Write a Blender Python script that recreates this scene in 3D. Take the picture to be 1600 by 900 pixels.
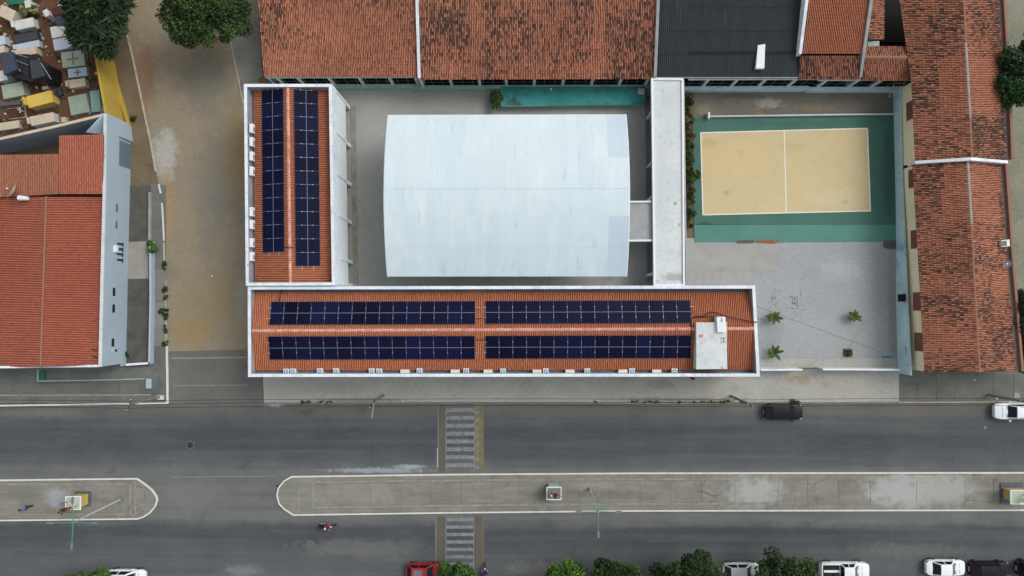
import bpy, math, random
import numpy as np
from mathutils import Vector, Matrix
random.seed(7); RNG = np.random.default_rng(7)
S = bpy.context.scene
for o in list(bpy.data.objects): bpy.data.objects.remove(o)
COL = S.collection
# ------------------------------------------------------------------ camera
F = 1100.0; H = 77.0; NX, NY = 810.0, 478.0
down = Vector(((NX-800)/F, -(NY-450)/F, -1)).normalized()
wz = -down
wx = (Vector((1, 0, 0)) - wz*wz.x).normalized()
wy = wz.cross(wx)
RCW = Matrix((wx, wy, wz))                     # camera space -> world space
cam = bpy.data.cameras.new('camera'); camo = bpy.data.objects.new('camera', cam); COL.objects.link(camo)
camo.matrix_world = Matrix.Translation((0, 0, H)) @ RCW.to_4x4()
cam.sensor_width = 36; cam.lens = 36*F/1600; cam.clip_end = 3000; cam.clip_start = 1
S.camera = camo
S.render.resolution_x = 1024; S.render.resolution_y = 576
# ------------------------------------------------------------------ sky and sun (overcast)
W = bpy.data.worlds.new("World"); S.world = W; W.use_nodes = True
SUN_EL, SUN_AZ = math.radians(50), math.radians(60)
nt = W.node_tree; sky = nt.nodes.new('ShaderNodeTexSky'); sky.sky_type = 'NISHITA'; sky.sun_disc = False
sky.sun_elevation = SUN_EL; sky.sun_rotation = SUN_AZ; sky.dust_density = 4.0; sky.air_density = 1.0; sky.ozone_density = 1.0
hs = nt.nodes.new('ShaderNodeHueSaturation'); hs.inputs['Saturation'].default_value = 0.22
nt.links.new(sky.outputs[0], hs.inputs['Color'])
nt.links.new(hs.outputs[0], nt.nodes['Background'].inputs[0]); nt.nodes['Background'].inputs[1].default_value = 0.15
sl = bpy.data.lights.new('sun', 'SUN'); sl.energy = 0.6; sl.angle = math.radians(25); sl.color = (1, .97, .92)
so = bpy.data.objects.new('sun', sl); COL.objects.link(so)
sd = Vector((math.sin(SUN_AZ)*math.cos(SUN_EL), math.cos(SUN_AZ)*math.cos(SUN_EL), math.sin(SUN_EL)))
so.rotation_euler = sd.to_track_quat('Z', 'Y').to_euler(); so.location = (0, 0, 60)
S.view_settings.view_transform = 'Standard'; S.view_settings.look = 'None'; S.view_settings.gamma = 1
S.view_settings.exposure = 0.20
# ------------------------------------------------------------------ survey helpers
def P(px, py, z=0.0):
    "point of the place at height z that the photograph shows at (px, py)"
    d = RCW @ Vector(((px-800)/F, -(py-450)/F, -1)); t = (z-H)/d.z
    return Vector((d.x*t, d.y*t, z))
def on_plane(px, py, p0, n):
    d = RCW @ Vector(((px-800)/F, -(py-450)/F, -1)); c = Vector((0, 0, H))
    return c + d*((p0-c).dot(n)/d.dot(n))
def PP(pts, z=0.0): return [P(a, b, z) for a, b in pts]
# ------------------------------------------------------------------ materials
def srgb(r, g, b): return tuple(((c/255)/12.92 if c <= 10 else ((c/255+.055)/1.055)**2.4) for c in (r, g, b))+(1,)
MATS = {}
def mat(name, c1, c2=None, scale=1.0, c3=None, scale3=6.0, amt3=.5, rough=.85, bump=0.0, bscale=20, metal=0,
        grid=None, stain=None, cells=None, yramp=None, attr=False, random_tint=0, aniso=None, spec=.3, tw=None, stop=(.35, .68), blobs=None, streak=None, crack=None):
    m = bpy.data.materials.new(name); m.use_nodes = True; t = m.node_tree; N = t.nodes.new; L = t.links.new
    b = t.nodes['Principled BSDF']; b.inputs['Roughness'].default_value = rough; b.inputs['Metallic'].default_value = metal
    b.inputs['Specular IOR Level'].default_value = spec
    geo = N('ShaderNodeNewGeometry'); pos = geo.outputs['Position']
    if aniso:
        mp = N('ShaderNodeMapping'); mp.inputs['Scale'].default_value = aniso; L(pos, mp.inputs['Vector']); pos = mp.outputs[0]
    def noise(sc, det=5, rg=.6):
        n = N('ShaderNodeTexNoise'); n.inputs['Scale'].default_value = sc; n.inputs['Detail'].default_value = det
        n.inputs['Roughness'].default_value = rg; L(pos, n.inputs['Vector']); return n.outputs['Fac']
    def ramp(fac, a, c): 
        r = N('ShaderNodeMapRange'); r.inputs['From Min'].default_value = a; r.inputs['From Max'].default_value = c
        r.clamp = True; L(fac, r.inputs['Value']); return r.outputs[0]
    def mix(fac, A, B, mode='MIX'):
        x = N('ShaderNodeMix'); x.data_type = 'RGBA'; x.blend_type = mode
        for k, v in ((0, fac), (6, A), (7, B)):
            if hasattr(v, 'links'): L(v, x.inputs[k])
            else: x.inputs[k].default_value = v
        return x.outputs[2]
    if attr:
        a = N('ShaderNodeAttribute'); a.attribute_name = 'tint'; col = a.outputs['Color']
        if c1: col = mix(1.0, col, c1, 'MULTIPLY')
    elif yramp:
        sx = N('ShaderNodeSeparateXYZ'); L(geo.outputs['Position'], sx.inputs[0])
        mm = N('ShaderNodeMath'); mm.operation = 'MULTIPLY_ADD'; mm.inputs[1].default_value = 1.6; L(noise(.35, 4), mm.inputs[0]); L(sx.outputs[1], mm.inputs[2])
        mr = N('ShaderNodeMapRange'); y0, y1 = yramp[0]; mr.inputs['From Min'].default_value = y0+.8; mr.inputs['From Max'].default_value = y1+.8; L(mm.outputs[0], mr.inputs[0])
        cr = N('ShaderNodeValToRGB'); L(mr.outputs[0], cr.inputs[0]); els = cr.color_ramp.elements
        for i, (p, c) in enumerate(yramp[1]):
            e = els[i] if i < 2 else els.new(p)
            e.position = p; e.color = c
        col = cr.outputs[0]
        col = mix(ramp(noise(.25, 6), *stop), col, mix(1.0, col, c1, 'MULTIPLY'))
    else:
        col = c1
        if c2: col = mix(ramp(noise(scale), *stop), c1, c2)
    if c3: col = mix(ramp(noise(scale3, 6, .7), .5, .5+.3), col, mix(amt3, col, c3))
    if tw is not None:                                        # sandy patches, large
        for (c, sc, a, bb, k) in tw:
            f = ramp(noise(sc, 6, .55), a, bb); mu = N('ShaderNodeMath'); mu.operation = 'MULTIPLY'; L(f, mu.inputs[0]); mu.inputs[1].default_value = k
            col = mix(mu.outputs[0], col, c)
    if streak:                                                # long worn tracks: (colour, xscale, yscale, amount)
        for (c, sx_, sy_, k) in streak:
            mp2 = N('ShaderNodeMapping'); mp2.inputs['Scale'].default_value = (sx_, sy_, 1); L(geo.outputs['Position'], mp2.inputs['Vector'])
            n2 = N('ShaderNodeTexNoise'); n2.inputs['Scale'].default_value = 1; n2.inputs['Detail'].default_value = 5; L(mp2.outputs[0], n2.inputs['Vector'])
            mu = N('ShaderNodeMath'); mu.operation = 'MULTIPLY'; L(ramp(n2.outputs['Fac'], .48, .72), mu.inputs[0]); mu.inputs[1].default_value = k; col = mix(mu.outputs[0], col, c)
    if crack:
        vo = N('ShaderNodeTexVoronoi'); vo.feature = 'DISTANCE_TO_EDGE'; vo.inputs['Scale'].default_value = crack[1]
        nz = N('ShaderNodeTexNoise'); nz.inputs['Scale'].default_value = .8; nz.inputs['Detail'].default_value = 4; L(geo.outputs['Position'], nz.inputs['Vector'])
        vm = N('ShaderNodeVectorMath'); vm.operation = 'MULTIPLY_ADD'; vm.inputs[1].default_value = (1.6, 1.6, 0); L(nz.outputs['Color'], vm.inputs[0]); L(geo.outputs['Position'], vm.inputs[2]); L(vm.outputs[0], vo.inputs['Vector'])
        f = ramp(vo.outputs['Distance'], crack[2], 0.0); g_ = ramp(noise(.18, 3), .5, .6); mu = N('ShaderNodeMath'); mu.operation = 'MULTIPLY'; L(f, mu.inputs[0]); L(g_, mu.inputs[1])
        mv = N('ShaderNodeMath'); mv.operation = 'MULTIPLY'; mv.inputs[1].default_value = crack[3]; L(mu.outputs[0], mv.inputs[0]); col = mix(mv.outputs[0], col, crack[0])
    if blobs:                                                 # stains and worn patches with a place of their own: (x, y, rx, ry, colour, amount)
        for (bx_, by_, rx_, ry_, c, k) in blobs:
            s1 = N('ShaderNodeVectorMath'); s1.operation = 'SUBTRACT'; L(geo.outputs['Position'], s1.inputs[0]); s1.inputs[1].default_value = (bx_, by_, 0)
            s2 = N('ShaderNodeVectorMath'); s2.operation = 'MULTIPLY'; s2.inputs[1].default_value = (1/rx_, 1/ry_, 0); L(s1.outputs[0], s2.inputs[0])
            s3 = N('ShaderNodeVectorMath'); s3.operation = 'LENGTH'; L(s2.outputs[0], s3.inputs[0])
            m1 = N('ShaderNodeMath'); m1.operation = 'MULTIPLY_ADD'; L(noise(1.1/min(rx_, ry_)**.5, 7, .68), m1.inputs[0]); m1.inputs[1].default_value = 2.2; L(s3.outputs['Value'], m1.inputs[2])
            mu = N('ShaderNodeMath'); mu.operation = 'MULTIPLY'; L(ramp(m1.outputs[0], 2.15, 1.55), mu.inputs[0]); mu.inputs[1].default_value = k; col = mix(mu.outputs[0], col, c)
    if random_tint:
        oi = N('ShaderNodeObjectInfo'); rr = N('ShaderNodeMapRange'); rr.inputs['To Min'].default_value = 1-random_tint; rr.inputs['To Max'].default_value = 1+random_tint
        L(oi.outputs['Random'], rr.inputs[0]); col = mix(1.0, col, rr.outputs[0], 'MULTIPLY')
    if grid:                                                 # paving joints too fine to pick apart: (w, h, joint colour, strength)
        br = N('ShaderNodeTexBrick'); br.inputs['Scale'].default_value = 1; br.inputs['Brick Width'].default_value = grid[0]
        br.inputs['Row Height'].default_value = grid[1]; br.inputs['Mortar Size'].default_value = .012
        br.inputs['Color1'].default_value = (1, 1, 1, 1); br.inputs['Color2'].default_value = (.86, .86, .86, 1); br.inputs['Mortar'].default_value = (grid[3],)*3+(1,)
        L(geo.outputs['Position'], br.inputs['Vector']); col = mix(1.0, col, br.outputs[0], 'MULTIPLY')
    if cells:
        tc = N('ShaderNodeTexCoord'); br = N('ShaderNodeTexBrick'); br.offset = 0; br.inputs['Scale'].default_value = 1
        br.inputs['Brick Width'].default_value = cells[0]; br.inputs['Row Height'].default_value = cells[1]; br.inputs['Mortar Size'].default_value = .006
        br.inputs['Color1'].default_value = (1, 1, 1, 1); br.inputs['Color2'].default_value = (.8, .8, .85, 1); br.inputs['Mortar'].default_value = cells[2]
        L(tc.outputs['Object'], br.inputs['Vector']); col = mix(1.0, col, br.outputs[0], 'MULTIPLY')
    if hasattr(col, 'links'): L(col, b.inputs['Base Color'])
    else: b.inputs['Base Color'].default_value = col
    if bump:
        bp = N('ShaderNodeBump'); bp.inputs['Strength'].default_value = bump; bp.inputs['Distance'].default_value = .03
        L(noise(bscale, 4), bp.inputs['Height']); L(bp.outputs[0], b.inputs['Normal'])
    MATS[name] = m; return m
def bl(px, py, rx, ry, c, k=.7):
    p = P(px, py); return (p.x, p.y, rx*.07, ry*.07, c, k)
def C(r, g, b, k=1.0):
    c = srgb(r, g, b); return (c[0]*k, c[1]*k, c[2]*k, 1)
yA, yB = P(800, 950).y, P(800, 615).y
def yp(py): return (P(800, py).y-yA)/(yB-yA)
A_d, A_m, A_l, A_b = C(73, 78, 82), C(86, 90, 91), C(106, 108, 106), C(102, 101, 95)
mat('asphalt', (.80, .82, .84, 1), c3=C(112, 114, 112), scale3=2.5, amt3=.25, rough=.9, bump=.3, bscale=30,
    yramp=((yA, yB), [(yp(900), A_m), (yp(868), A_m), (yp(846), A_d), (yp(826), A_d), (yp(812), A_l), (yp(736), A_l), (yp(722), A_m), (yp(700), A_d), (yp(672), A_d), (yp(655), A_m), (yp(638), A_b), (yp(628), A_b)]),
    tw=[(C(104, 106, 104), .09, .52, .8, .3), (C(60, 64, 68), .5, .6, .8, .2)],
    streak=[(C(112, 113, 110), .035, .9, .28), (C(58, 62, 66), .05, 1.3, .3), (C(96, 98, 96), .4, 3.0, .2)], crack=(C(58, 60, 62), .22, .009, .35),
    blobs=[bl(300, 775, 60, 34, C(112, 114, 110), .6), bl(380, 892, 34, 10, C(130, 133, 134), .5), bl(560, 855, 110, 16, C(112, 112, 106), .5), bl(60, 645, 80, 9, C(112, 110, 98), .5), bl(430, 633, 16, 4, C(160, 166, 176), .7), bl(478, 645, 16, 7, C(74, 66, 56), .5), bl(900, 645, 200, 8, C(104, 102, 94), .4), bl(1400, 645, 180, 9, C(104, 100, 92), .5),
           bl(1180, 830, 260, 7, C(58, 62, 68), .5), bl(840, 890, 50, 16, C(118, 118, 114), .6), bl(1420, 860, 120, 12, C(112, 112, 106), .4), bl(330, 680, 60, 26, C(64, 70, 76), .5), bl(590, 735, 85, 5, C(150, 158, 166), .75), bl(640, 729, 26, 4, C(170, 176, 182), .6), bl(720, 680, 24, 60, C(96, 96, 92), .3)])
mat('side_asphalt', C(96, 98, 96), C(108, 106, 99), .3, C(120, 118, 110), 5, .3, rough=.9, bump=.3,
    tw=[(C(80, 82, 82), .4, .55, .7, .5)])
mat('dirt_street', C(140, 131, 114), C(148, 136, 113), .12, C(120, 117, 106), 7, .5, rough=.95, bump=.5, bscale=12, grid=(.24, .17, 0, .86),
    blobs=[bl(258, 240, 26, 46, C(170, 167, 160), .95), bl(330, 470, 60, 60, C(142, 128, 96), .7), bl(300, 520, 40, 26, C(150, 128, 86), .7), bl(262, 330, 12, 60, C(160, 134, 96), .6), bl(380, 470, 14, 50, C(150, 148, 138), .6), bl(370, 230, 22, 110, C(140, 122, 86), .6), bl(225, 120, 26, 70, C(128, 92, 66), .6), bl(320, 130, 50, 60, C(116, 114, 104), .6), bl(330, 300, 34, 150, C(122, 121, 112), .5)],
    tw=[(C(144, 128, 98), .10, .50, .66, .4), (C(148, 130, 100), .6, .6, .75, .3), (C(104, 106, 104), .16, .55, .7, .5)])
mat('pale_patch', C(146, 142, 134), C(126, 122, 110), .6, C(160, 157, 150), 5, .5, rough=.95)
mat('earth', C(118, 104, 82), C(104, 90, 72), .5, C(90, 86, 70), 4, .6, rough=1, bump=.6, tw=[(C(70, 80, 45), .7, .62, .7, .6)])
mat('red_earth', C(104, 68, 50), C(86, 62, 48), .7, C(116, 98, 76), 3, .7, rough=1, bump=.6, tw=[(C(76, 76, 48), .5, .58, .7, .7)])
mat('concrete', C(126, 126, 120), C(112, 112, 106), .4, C(98, 98, 92), 3, .6, rough=.9, bump=.2, tw=[(C(144, 144, 138), .5, .58, .72, .5)], random_tint=.05)
mat('dark_concrete', C(108, 110, 105), C(92, 95, 90), .5, C(84, 84, 78), 3, .6, rough=.9, bump=.2, tw=[(C(124, 124, 116), .4, .58, .72, .5)], random_tint=.07)
mat('mossy_concrete', C(136, 136, 122), C(118, 120, 102), .25, C(92, 96, 72), 2.5, .7, rough=.95, tw=[(C(150, 150, 142), .2, .55, .7, .6)], crack=(C(80, 82, 64), .3, .02, .6))
mat('yard_concrete', C(88, 88, 82), C(72, 72, 66), .8, C(108, 106, 92), 4, .6, rough=.95, bump=.3)
mat('yard_pale', C(150, 148, 140), C(140, 136, 126), .8, C(120, 118, 108), 4, .4, rough=.95, bump=.2)
mat('median_concrete', C(132, 131, 122), C(118, 117, 108), .5, C(102, 101, 94), 4, .6, rough=.9, bump=.2, random_tint=.04, streak=[(C(104, 102, 92), .12, 1.4, .45), (C(150, 149, 141), .25, 2.2, .4)], crack=(C(78, 76, 68), .5, .02, .7), blobs=[bl(1181, 768, 46, 30, C(158, 161, 158), .85), bl(1405, 768, 66, 30, C(160, 163, 160), .85), bl(1470, 765, 55, 28, C(154, 157, 153), .8), bl(1440, 747, 90, 6, C(158, 160, 156), .7), bl(90, 777, 26, 18, C(152, 155, 154), .8), bl(560, 770, 60, 22, C(140, 139, 130), .5), bl(930, 772, 120, 8, C(100, 98, 90), .45), bl(1270, 785, 40, 8, C(118, 110, 96), .5), bl(690, 780, 40, 12, C(112, 110, 102), .5), bl(40, 770, 30, 18, C(112, 112, 102), .5)])
mat('median_pale', C(140, 142, 138), C(160, 162, 158), 1.1, C(120, 121, 117), 6, .8, rough=.9, bump=.2, random_tint=.03)
mat('worn_line', C(146, 145, 137), C(122, 121, 113), 1.2, C(118, 117, 108), 8, .6, rough=.9)
mat('kerb_paint', C(214, 214, 208), C(200, 199, 190), 1.0, C(165, 163, 152), 5, .5, rough=.8)
mat('dirty_kerb', C(186, 180, 166), C(160, 152, 134), .9, C(134, 124, 104), 4, .7, rough=.9)
mat('pavers', C(174, 174, 167), C(164, 164, 156), .2, C(124, 124, 116), 4, .5, rough=.9, grid=(.22, .11, 0, .82), bump=.2,
    tw=[(C(158, 152, 140), .12, .5, .65, .6), (C(112, 112, 106), .5, .62, .75, .4)],
    blobs=[bl(1250, 592, 24, 10, C(146, 134, 108), .7), bl(1290, 602, 8, 8, C(150, 130, 96), .6), bl(560, 625, 90, 4, C(110, 108, 98), .6), bl(1060, 625, 120, 5, C(116, 114, 98), .6), bl(1330, 605, 60, 20, C(168, 164, 154), .5), bl(520, 606, 60, 12, C(150, 151, 146), .5), bl(1035, 600, 22, 10, C(126, 126, 120), .5), bl(460, 606, 30, 18, C(166, 166, 160), .5)])
mat('plaza_pavers', C(162, 166, 167), C(153, 157, 158), .15, C(128, 132, 132), 3, .5, rough=.9, grid=(.22, .11, 0, .86), bump=.2,
    tw=[(C(164, 168, 168), .3, .56, .7, .5), (C(140, 144, 144), .4, .6, .75, .4)],
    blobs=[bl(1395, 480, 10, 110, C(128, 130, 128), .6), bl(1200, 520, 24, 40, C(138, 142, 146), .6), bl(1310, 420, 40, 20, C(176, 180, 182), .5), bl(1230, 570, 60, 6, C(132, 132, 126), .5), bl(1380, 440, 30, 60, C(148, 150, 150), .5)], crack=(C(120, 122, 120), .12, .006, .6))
mat('court_pavers', C(168, 169, 165), C(154, 154, 150), .12, C(138, 138, 133), 3, .5, rough=.9, grid=(.22, .11, 0, .84), bump=.2,
    tw=[(C(140, 140, 137), .3, .58, .72, .5)])
mat('old_screed', C(118, 114, 102), C(104, 102, 94), .5, C(80, 78, 70), 2.5, .7, rough=.95, bump=.3, tw=[(C(132, 116, 88), .35, .58, .7, .6)], blobs=[bl(1200, 162, 26, 9, C(162, 160, 152), .7), bl(1160, 150, 40, 6, C(84, 84, 78), .6), bl(1270, 168, 40, 8, C(128, 118, 94), .6), bl(1100, 170, 16, 10, C(140, 134, 108), .6)])
mat('smooth_screed', C(158, 158, 154), C(146, 145, 142), .5, C(168, 167, 160), 2, .4, rough=.85, tw=[(C(140, 132, 124), .4, .6, .7, .5)])
mat('pink_screed', C(162, 159, 158), C(150, 147, 145), .9, C(142, 138, 136), 3, .4, rough=.9, aniso=(2.5, .4, 1))
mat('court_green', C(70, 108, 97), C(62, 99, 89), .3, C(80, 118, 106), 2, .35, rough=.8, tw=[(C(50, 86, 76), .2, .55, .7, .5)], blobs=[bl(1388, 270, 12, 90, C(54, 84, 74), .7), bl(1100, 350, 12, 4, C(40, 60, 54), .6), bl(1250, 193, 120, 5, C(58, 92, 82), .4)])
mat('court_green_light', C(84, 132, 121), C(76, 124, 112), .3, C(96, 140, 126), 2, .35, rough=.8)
mat('court_sand', C(196, 178, 136), C(189, 174, 138), .15, C(178, 160, 118), .9, .5, rough=.85, tw=[(C(202, 186, 146), .3, .5, .7, .5), (C(186, 166, 126), .5, .6, .72, .5)], blobs=[bl(1110, 225, 16, 10, C(172, 150, 106), .6), bl(1158, 240, 7, 7, C(160, 150, 120), .6), bl(1140, 250, 60, 40, C(198, 178, 134), .5), bl(1240, 230, 30, 8, C(178, 164, 126), .5), bl(1300, 310, 50, 20, C(202, 190, 158), .4), bl(1320, 315, 6, 5, C(160, 148, 116), .5), bl(1134, 302, 5, 5, C(154, 140, 108), .5)])
mat('court_line', C(222, 222, 206), C(208, 208, 190), 2, rough=.8)
mat('teal_paint', C(56, 142, 140), C(48, 126, 124), .4, C(56, 90, 84), 1.2, .8, rough=.75, tw=[(C(50, 62, 58), .45, .58, .7, .8)])
mat('teal_wall', C(156, 186, 174), C(134, 166, 154), .5, C(118, 112, 92), 1.5, .8, rough=.85)
mat('blue_wall', C(192, 216, 220), C(170, 206, 214), .5, C(140, 152, 152), 2.2, .6, rough=.85, tw=[(C(92, 146, 190), .25, .62, .72, .7), (C(60, 110, 96), .9, .66, .72, .6)])
mat('cream_wall', C(240, 230, 196), C(234, 224, 188), .3, C(204, 194, 156), 1.5, .4, rough=.9)
mat('house_blue', C(164, 180, 192), C(156, 173, 186), .4, C(146, 160, 170), 2, .35, rough=.85)
mat('yellow_wall', C(182, 154, 66), C(170, 146, 62), .6, C(140, 124, 70), 2, .6, rough=.85, aniso=(1, 1, .3))
mat('white_paint', C(226, 230, 232), C(216, 221, 225), .6, C(196, 200, 202), 3, .35, rough=.75)
mat('white_wall', C(216, 224, 226), C(206, 216, 219), .25, C(190, 200, 202), .8, .4, rough=.8, aniso=(1, 1, .4))
mat('coping', C(226, 231, 236), C(202, 211, 223), .35, C(160, 163, 162), 3.5, .8, rough=.7, tw=[(C(176, 180, 184), .9, .56, .7, .6), (C(130, 132, 130), 1.6, .66, .74, .6)])
mat('parapet_inside', C(150, 156, 164), C(132, 138, 146), .5, C(110, 112, 116), 2, .6, rough=.8)
mat('gutter_grey', C(118, 124, 134), C(98, 104, 112), .5, C(80, 84, 90), 3, .6, rough=.7)
mat('slab_pale', C(204, 210, 210), C(190, 197, 198), .35, C(158, 163, 160), 2.4, .6, rough=.85, tw=[(C(170, 170, 166), .8, .6, .72, .6), (C(130, 130, 124), 1.4, .67, .74, .6)], blobs=[bl(1045, 436, 26, 9, C(158, 152, 148), .8), bl(1043, 326, 3, 3, C(120, 120, 116), .7), bl(1068, 420, 3, 40, C(140, 140, 132), .6)])
mat('slab_grey', C(158, 160, 162), C(148, 150, 153), .6, C(180, 180, 182), 1.5, .6, rough=.85)
mat('roof_metal', C(196, 211, 217), C(204, 217, 221), .08, C(188, 205, 212), 1.3, .4, rough=.55, spec=.3, random_tint=.022, aniso=(1.8, .5, 1), tw=[(C(168, 182, 188), .8, .58, .74, .5), (C(214, 224, 227), .35, .56, .7, .5)])
mat('roof_metal_blue', C(184, 199, 212), C(190, 204, 213), .3, rough=.55, spec=.3, random_tint=.02, aniso=(1.8, .5, 1))
mat('dark_sheet', C(44, 50, 54), C(38, 43, 47), .3, C(58, 64, 66), 2.2, .4, rough=.8, aniso=(3, .5, 1), tw=[(C(64, 70, 72), .5, .62, .74, .5)])
mat('steel', C(120, 124, 126), C(104, 108, 110), 1, rough=.5, metal=.3)
mat('shade_dark', C(40, 40, 42), C(32, 32, 33), 1, rough=.9)  # near-black colour standing in for shade in recesses and gaps
mat('tile', (1, 1, 1, 1), attr=True, c3=C(90, 66, 54), scale3=9, amt3=.25, rough=.85)
mat('tile_bed', C(84, 52, 42), C(70, 46, 39), .6, C(50, 40, 36), 5, .6, rough=.95)
mat('ridge_tile', C(176, 112, 92), C(206, 160, 146), 1.2, C(230, 214, 208), 5, .9, rough=.85)
mat('ridge_old', C(150, 100, 78), C(134, 110, 96), .8, C(120, 112, 104), 3, .8, rough=.9)
mat('mortar', C(158, 158, 156), C(138, 138, 136), .8, C(112, 110, 106), 3, .6, rough=.9)
mat('solar_cell', C(20, 24, 54), C(14, 17, 40), .25, rough=.3, cells=(.217, 3.0, (.45, .48, .55, 1)), random_tint=.3, spec=.08)
mat('alu', C(168, 172, 184), rough=.4, metal=.4)
mat('panel_seam', C(124, 128, 150), rough=.6)
mat('alu_dark', C(70, 74, 94), rough=.7)
mat('ac_white', C(222, 226, 228), C(212, 216, 219), 3, rough=.5)
mat('ac_cream', C(222, 218, 204), C(212, 206, 192), 3, rough=.5)
mat('ac_fan', C(120, 140, 156), rough=.5)
mat('cable', C(38, 30, 30), rough=.7)
mat('thin_wire', C(92, 94, 94), rough=.7)
mat('road_white', C(134, 136, 138), C(108, 112, 115), 2.2, C(86, 90, 92), 6, .9, rough=.85, stop=(.4, .62))
mat('road_white_bright', C(196, 198, 196), C(170, 172, 170), 1.6, C(120, 122, 122), 5, .6, rough=.85)
mat('road_yellow', C(122, 114, 80), C(104, 100, 84), 1.4, C(92, 92, 86), 5, .8, rough=.85)
mat('red_surface', C(88, 86, 80), C(96, 92, 80), .6, C(104, 98, 80), 4, .5, rough=.9)
mat('iron', C(52, 54, 56), C(66, 66, 66), 5, rough=.6, metal=.4)
mat('post_concrete', C(130, 130, 126), C(108, 108, 104), 1, rough=.9)
mat('lamp_green', C(86, 150, 116), C(70, 132, 100), 1, rough=.6)
mat('lamp_pole', C(182, 186, 190), C(168, 172, 178), 1, rough=.6)
mat('lamp_head', C(112, 118, 136), rough=.5, spec=.2)
mat('ochre', C(196, 172, 92), C(184, 160, 84), 1, rough=.8)
mat('slate_tile', C(92, 94, 104), C(78, 84, 94), 1, rough=.6)
mat('statue_green', C(176, 190, 168), C(160, 174, 154), 1, rough=.8)
mat('brown_shutter', C(124, 84, 68), C(112, 76, 62), 1, rough=.8)
mat('grey_door', C(100, 114, 124), rough=.7)
mat('black_opening', C(30, 36, 42), rough=.5)
mat('leaf', (1, 1, 1, 1), attr=True, rough=.75)
mat('bark', C(94, 78, 62), C(76, 64, 52), 3, rough=.95, bump=.5)
mat('tomb_white', C(206, 208, 206), C(190, 192, 190), .8, C(150, 148, 140), 3, .5, rough=.7)
mat('tomb_cream', C(200, 186, 164), C(186, 172, 150), .8, C(150, 138, 120), 3, .5, rough=.8)
mat('tomb_blue', C(184, 192, 204), C(170, 180, 192), .8, C(150, 156, 160), 3, .4, rough=.7)
mat('tomb_green', C(156, 168, 154), C(144, 156, 142), .8, C(120, 128, 116), 3, .5, rough=.8)
mat('tomb_grey', C(128, 128, 124), C(110, 110, 106), 1, C(84, 84, 78), 4, .7, rough=.9)
mat('granite_dark', C(58, 62, 70), C(48, 52, 60), 2, C(76, 80, 88), 8, .4, rough=.35, spec=.5)
mat('granite_black', C(24, 25, 28), C(32, 33, 37), 2, rough=.4, spec=.5)
mat('slate_blue', C(60, 68, 84), C(54, 60, 76), 2, rough=.5)
mat('tomb_turquoise', C(136, 170, 158), C(120, 156, 144), 1, C(140, 150, 140), 4, .5, rough=.6)
mat('tomb_red', C(84, 46, 40), C(72, 42, 38), 2, C(104, 70, 56), 5, .6, rough=.8)
mat('tomb_yellow', C(212, 182, 90), C(200, 170, 80), 1, C(180, 156, 90), 3, .5, rough=.7)
mat('teal_tank', C(48, 110, 84), C(40, 96, 76), 1, rough=.6)
mat('wood', C(150, 110, 74), C(132, 96, 66), 3, rough=.8)
mat('mud_brick', C(140, 92, 68), C(120, 82, 64), 2, C(176, 158, 140), 4, .7, rough=.95)
mat('rubble', C(96, 92, 88), C(80, 76, 74), 3, C(120, 112, 104), 8, .7, rough=1)
for nm, c in (('car_black', (14, 17, 24)), ('car_white', (224, 230, 234)), ('car_pearl', (206, 214, 214)), ('car_red', (160, 24, 28)), ('car_navy', (20, 24, 36)), ('car_char', (20, 21, 26))):
    mm = mat(nm, C(*c), rough=.32, spec=.5); mm.node_tree.nodes['Principled BSDF'].inputs['Coat Weight'].default_value = .35 if sum(c) > 200 else .06; mm.node_tree.nodes['Principled BSDF'].inputs['Specular IOR Level'].default_value = .45 if sum(c) > 200 else .2
mat('glass_dark', C(20, 25, 34), rough=.15, spec=.3)
mat('rubber', C(24, 24, 26), rough=.9)
mat('trim_black', C(20, 21, 24), rough=.6)
mat('chrome', C(190, 194, 198), rough=.2, metal=.9)
mat('lens_white', C(220, 224, 226), rough=.15, spec=.6)
mat('lens_red', C(150, 20, 20), rough=.25, spec=.6)
mat('skin', C(140, 96, 74), rough=.6)
mat('hair', C(26, 22, 20), rough=.8)
for nm, c in (('cloth_blue', (74, 128, 184)), ('cloth_navy', (36, 44, 92)), ('cloth_red', (148, 34, 44)), ('cloth_magenta', (120, 32, 66)), ('cloth_white', (206, 208, 214)), ('cloth_dark', (34, 34, 40)), ('helmet_white', (216, 216, 222)), ('helmet_black', (22, 22, 26)), ('cloth_jeans', (52, 60, 80))):
    mat(nm, C(*c), rough=.9 if 'cloth' in nm else .25)
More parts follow.
